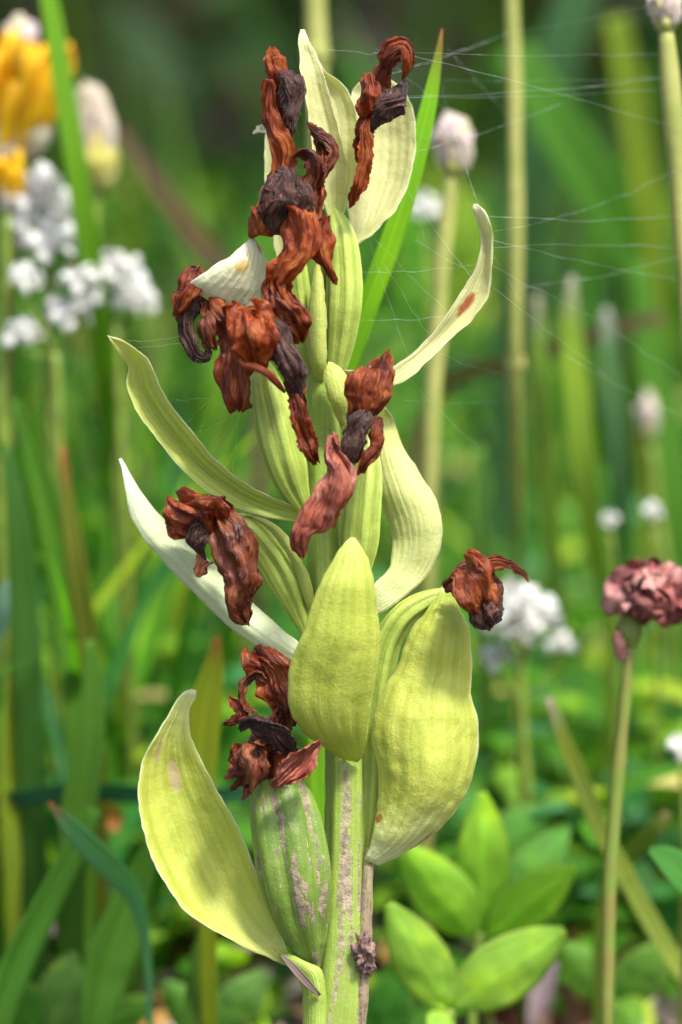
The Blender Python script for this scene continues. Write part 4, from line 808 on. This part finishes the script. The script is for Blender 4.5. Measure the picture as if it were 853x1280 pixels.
wpetal('petal', [(468,520,474,524,-13,-12,0),(462,536,471,542,-14,-13,-.5),(460,554,472,556,-14,-13,-.5),(452,572,466,574,-14,-13,-.5),(444,590,456,592,-14,-13,0)], M['rust'], f5, 143, .5, nu=40, nv=18)
wpetal('petal', [(410,552,424,540,-14,-15,0),(408,574,428,566,-14,-16,-.6),(406,592,440,588,-14,-16,-1.2),(398,610,434,612,-14,-16,-1.4),(382,630,424,640,-14,-15,-1.4),(370,652,416,662,-14,-14,-1.2),(364,672,396,664,-14,-14,-.8),(368,690,386,682,-13,-13,-.4),(376,697,382,696,-13,-13,0)], M['pinkish'], f5, 144, .7, nu=80)
# 6: left lower flower
f6 = flower('withered flower on the left with hanging petal', [(292,648,-6,5),(280,640,-7,13.4),(262,636,-8,16.8),(244,636,-8,15.1),(228,642,-8,12.6),(220,654,-8,9.2),(224,668,-8,4.2)], M['brown'], seed=150, pleat=.25)
p7 = [(262,650,-12,8),(252,660,-12,15),(248,676,-12,14),(250,692,-11,8),(252,712,-11,7),(256,718,-11,4)]
p7 = [(a_, b_, c_+1.2, d_*(.66+.12*math.sin(a_))) for a_, b_, c_, d_ in p7]; h = wad('lip', p7, M['dark'], f6, lip=True, seed=151); hairs(p7, h, 36, 151)
wad('column', [(246,690,-11,5),(250,704,-11,6),(248,716,-11,5),(256,708,-11,4),(264,703,-11,4)], M['brown'], f6, seed=152, nu=40, nv=24, warp=.15)
wpetal('petal', [(262,648,294,642,-9,-10,0),(262,668,308,656,-10,-10,-1.6),(270,690,318,680,-10,-10,-2.2),(280,712,321,702,-10,-10,-2.2),(290,732,318,728,-10,-10,-1.6),(292,750,312,746,-10,-10,-1),(294,764,317,762,-9,-10,-.6),(308,774,314,773,-9,-9,0)], M['brown'], f6, 153, .8, nu=80)
wpetal('petal', [(212,632,228,622,-9,-9,0),(211,648,256,622,-9,-12,-1.2),(216,662,280,630,-9,-12,-1.4),(226,672,292,644,-9,-11,0)], M['rust'], f6, 154, .8, nu=40)
# 7: right flower with horn
f7 = flower('withered flower at the right with a thin horn', [(556,738,-7,6.7),(570,728,-8,14.3),(588,722,-8,20.2),(602,738,-8,21),(608,756,-8,18.5),(612,774,-8,11.8),(614,786,-8,4.2)], M['brown'], seed=160, pleat=.22)
wad('horn', [(590,722,-9,16),(606,710,-9,13),(622,704,-9,8),(638,706,-9,5),(650,715,-9,4.5),(658,722,-9,4),(661,727,-9,2)], M['rust'], f7, seed=161, pleat=.12, warp=.15)
p8 = [(598,742,-12,10),(604,756,-12,19),(606,770,-12,19),(610,782,-11,12),(612,788,-11,4)]
p8 = [(a_, b_, c_+1.2, d_*(.66+.12*math.sin(a_))) for a_, b_, c_, d_ in p8]; h = wad('lip', p8, M['dark'], f7, lip=True, seed=162, nu=60, nv=40, pleat=.3); hairs(p8, h, 23, 162, nu=60, nv=40, pleat=.3)
wpetal('petal', [(566,716,590,702,-10,-10,0),(564,730,606,706,-11,-12,-1.6),(568,744,614,722,-11,-12,-2),(578,758,618,744,-11,-11,-1.2),(584,768,620,758,-10,-10,0)], M['rust'], f7, 163, .8, nu=50)
# 8: bottom crumpled flower
f8 = flower('crumpled withered flower on top of the seed capsule', [(352,832,-4,6.7),(354,850,-5,14.3),(356,872,-5,16.8),(350,896,-6,20.2),(340,920,-6,26.9),(336,942,-6,28.6),(336,962,-6,23.5),(340,978,-5,11.8)], M['brown'], seed=170, pleat=.3, warp=.6, nu=120, nv=72)
wpetal('petal', [(306,812,322,818,-5,-5,0),(312,828,350,822,-6,-7,-1),(326,848,366,838,-6,-7,-1.4),(334,872,374,866,-6,-7,-1.4),(342,896,380,896,-6,-7,0)], M['rust'], f8, 171, .9)
wad('petal', [(334,850,-7,5),(322,842,-7,8),(308,850,-7,8),(302,866,-7,8),(306,884,-7,7),(318,892,-7,6)], M['brown'], f8, seed=172, nu=60, nv=28)
wad('petal', [(286,872,-7,3),(294,880,-7,7),(300,894,-7,8),(290,902,-7,8),(280,906,-7,4)], M['rust'], f8, seed=173, nu=50, nv=28)
wad('petal', [(300,912,-9,6),(314,902,-10,14),(330,908,-11,19),(346,920,-11,20),(360,938,-10,16),(370,950,-9,8)], M['dark'], f8, seed=174, pleat=.28)
wad('petal', [(402,926,-12,5),(394,932,-12,10),(380,944,-12,14),(366,958,-12,15),(352,972,-12,14),(342,984,-11,7)], M['pinkish'], f8, seed=175, pleat=.2, flat=.6)
for k, (x, y, x2, y2) in enumerate([(304,948,282,974),(308,958,290,988),(312,962,304,1000),(300,930,286,950),(318,905,296,900)]):
    wad('petal', [(x,y,-8,7),((x+x2)/2+3,(y+y2)/2,-9,8),(x2,y2,-8,3)], M['rust' if k % 2 else 'pinkish'], f8, seed=180+k, nu=30, nv=22, warp=.4)
wpetal('petal', [(310,930,326,924,-10,-12,0),(300,946,334,940,-10,-12,-1),(300,962,338,960,-10,-12,-1),(306,982,330,978,-9,-10,0)], M['brown'], f8, 186, .8, nu=40)
# 9: flower on the top right bract
f9 = flower('withered flower lying against the top right bract', [(510,72,-4,5),(500,66,-5,10.1),(488,78,-5,14.3),(478,95,-5,16),(473,115,-5,16),(468,138,-5,14.3),(457,160,-5,11.8),(454,182,-5,10.9),(456,205,-5,10.9),(450,228,-5,11.8),(443,246,-5,10.1),(438,258,-5,4.2)], M['rust'], seed=190, nu=130)
wad('petal', [(478,86,-7,6),(482,70,-8,11),(492,58,-8,12),(504,58,-8,11),(511,68,-8,9),(510,84,-7,9),(504,98,-7,4)], M['rust'], f9, seed=191)
wad('petal', [(500,58,-10,4),(508,66,-11,7),(510,80,-11,8),(505,94,-10,4)], M['orange'], f9, seed=197, nu=50)
p9 = [(508,104,-8,5),(500,116,-9,14),(490,128,-10,17),(478,140,-10,14),(468,152,-9,9),(462,166,-8,4)]
p9 = [(a_, b_, c_+1.2, d_*(.66+.12*math.sin(a_))) for a_, b_, c_, d_ in p9]; h = wad('lip', p9, M['dark'], f9, lip=True, seed=192, pleat=.24, warp=.5); hairs(p9, h, 53, 192, pleat=.24, warp=.5)
wpetal('petal', [(452,96,466,92,-7,-8,0),(452,112,474,110,-7,-8,-.8),(453,130,470,132,-7,-8,-.8),(452,148,462,150,-7,-7,0)], M['orange'], f9, 193, .5, nu=36)
wad('petal', [(460,148,-8,5),(455,170,-8,9),(457,192,-8,10),(452,214,-8,10),(450,232,-8,10),(440,256,-7,5)], M['orange'], f9, seed=194)
# stub leaves on the stem, little soil clod and dry sliver
cl = ball('soil_clod', 457, 1192, -4, 12, 22, M['clod'], None, 9, .55, 3.2, 40, 44)
o_ = P(457,1192,-4); cl.data.transform(Matrix.Translation(Vector(-o_))); cl.location = o_
tag(cl, 'crumbly brown clod of soil stuck to the right side of the orchid stem', 'soil clod')
sl = piece('dry_sliver', 'thin grey dry sliver caught under the lowest bract', [(352,1194,-7,3),(366,1208,-7.5,9),(382,1226,-7.5,10),(400,1244,-7,4)], (.20,.15,.11), 'plant debris')

# ---------------------------------------------------------------- spider silk
silk = thing('spider_web', 'fine loose spider silk threads stretched from the orchid across the right side', 'spider web', P(520,260,-1))
silk2 = thing('spider_web', 'few silk threads between the two upper left bracts and the flowers', 'spider web', P(260,520,-1))
def thread(parent, a, b, sag=4, r=.9, seed=0):
    n = 26; t = np.linspace(0, 1, n); A, Bq = P(*a), P(*b); g = np.random.default_rng(seed)
    c = A+(Bq-A)*t[:, None]; c[:, 2] -= np.sin(t*math.pi)*wpx(sag); q = c*1000
    c = c+np.stack([vn(np.stack([t*9+k, t*0, t*0], -1), seed+k) for k in range(3)], -1)*wpx(2.2)*np.sin(t*math.pi)[:, None]; rr = wpx(r)/2*.2*(1+.5*vn(np.stack([t*25, t*0, t*0], -1), seed)+1.2*(vn(np.stack([t*60, t*0, t*0+3], -1), seed) > .72))
    T = (Bq-A)/np.linalg.norm(Bq-A); X = np.cross(T, -FW); X /= np.linalg.norm(X); Y = np.cross(X, T)
    th = np.array([0, 2.1, 4.2])
    G = c[:, None]+(X*np.cos(th)[:, None]+Y*np.sin(th)[:, None])[None]*rr[:, None, None]
    V, F, UV = closetube(G); mk_mixed('silk_thread', V, F, M['silk'], parent, UV)
T_ = [((517,66,-6),(838,68,28),2),((516,70,-6),(848,160,28),-3),((480,95,0),(640,40,40),2),((640,40,40),(836,2,30),2),((410,62,-2),(520,70,-2),1),((508,120,2),(845,95,30),6),((512,122,2),(852,110,30),4),
 ((519,190,4),(700,130,30),4),((440,110,0),(560,190,20),3),((545,82,22),(560,140,22),0),((560,140,22),(600,260,-2),5),((600,270,-2),(853,270,30),5),((614,290,-1),(732,262,20),2),((732,262,20),(850,210,30),3),
 ((614,300,-1),(853,350,30),3),((612,330,-1),(750,400,24),2),((614,310,-1),(853,310,31),-5),((750,400,24),(853,470,31),2),((606,300,-1),(690,440,20),3),((518,190,3),(530,300,12),2),((510,240,2),(592,350,-1),3),((470,300,1),(560,390,-1),2),
 ((520,300,10),(600,345,-1),2),((445,400,0),(560,395,-1),2),((480,330,0),(545,430,-2),2),((500,460,-3),(600,560,18),3),((450,340,0),(600,330,-1),3),((555,100,22),(690,100,30),2),((700,100,30),(848,95,30),2),((560,60,22),(640,150,40),2),
 ((455,280,2),(520,470,-2),3),((470,60,-5),(560,140,22),2),((618,360,-1),(760,470,24),2),((546,440,-2),(640,470,30),3),((700,440,20),(853,520,32),3),((650,360,24),(853,320,31),5),((505,500,0),(640,500,30),4)]
for i, (a_, b_, s_) in enumerate(T_): thread(silk, a_, b_, s_, .75+.25*(i % 3), i)
for i, (a_, b_, s_) in enumerate([((160,426,-2),(226,420,-9),2),((172,434,-2),(232,428,-9),2),((232,530,-2),(268,494,-7),0),((240,545,-2),(300,512,-7),2),((258,560,-2),(306,505,-7),1),((280,585,-2),(318,520,-3),1),((262,500,-7),(250,545,-2),0),((300,512,-7),(290,600,-2),1),((330,700,-3),(360,770,-2),1),((218,500,-2),(262,498,-7),1)]): thread(silk2, a_, b_, s_, .8, 50+i)
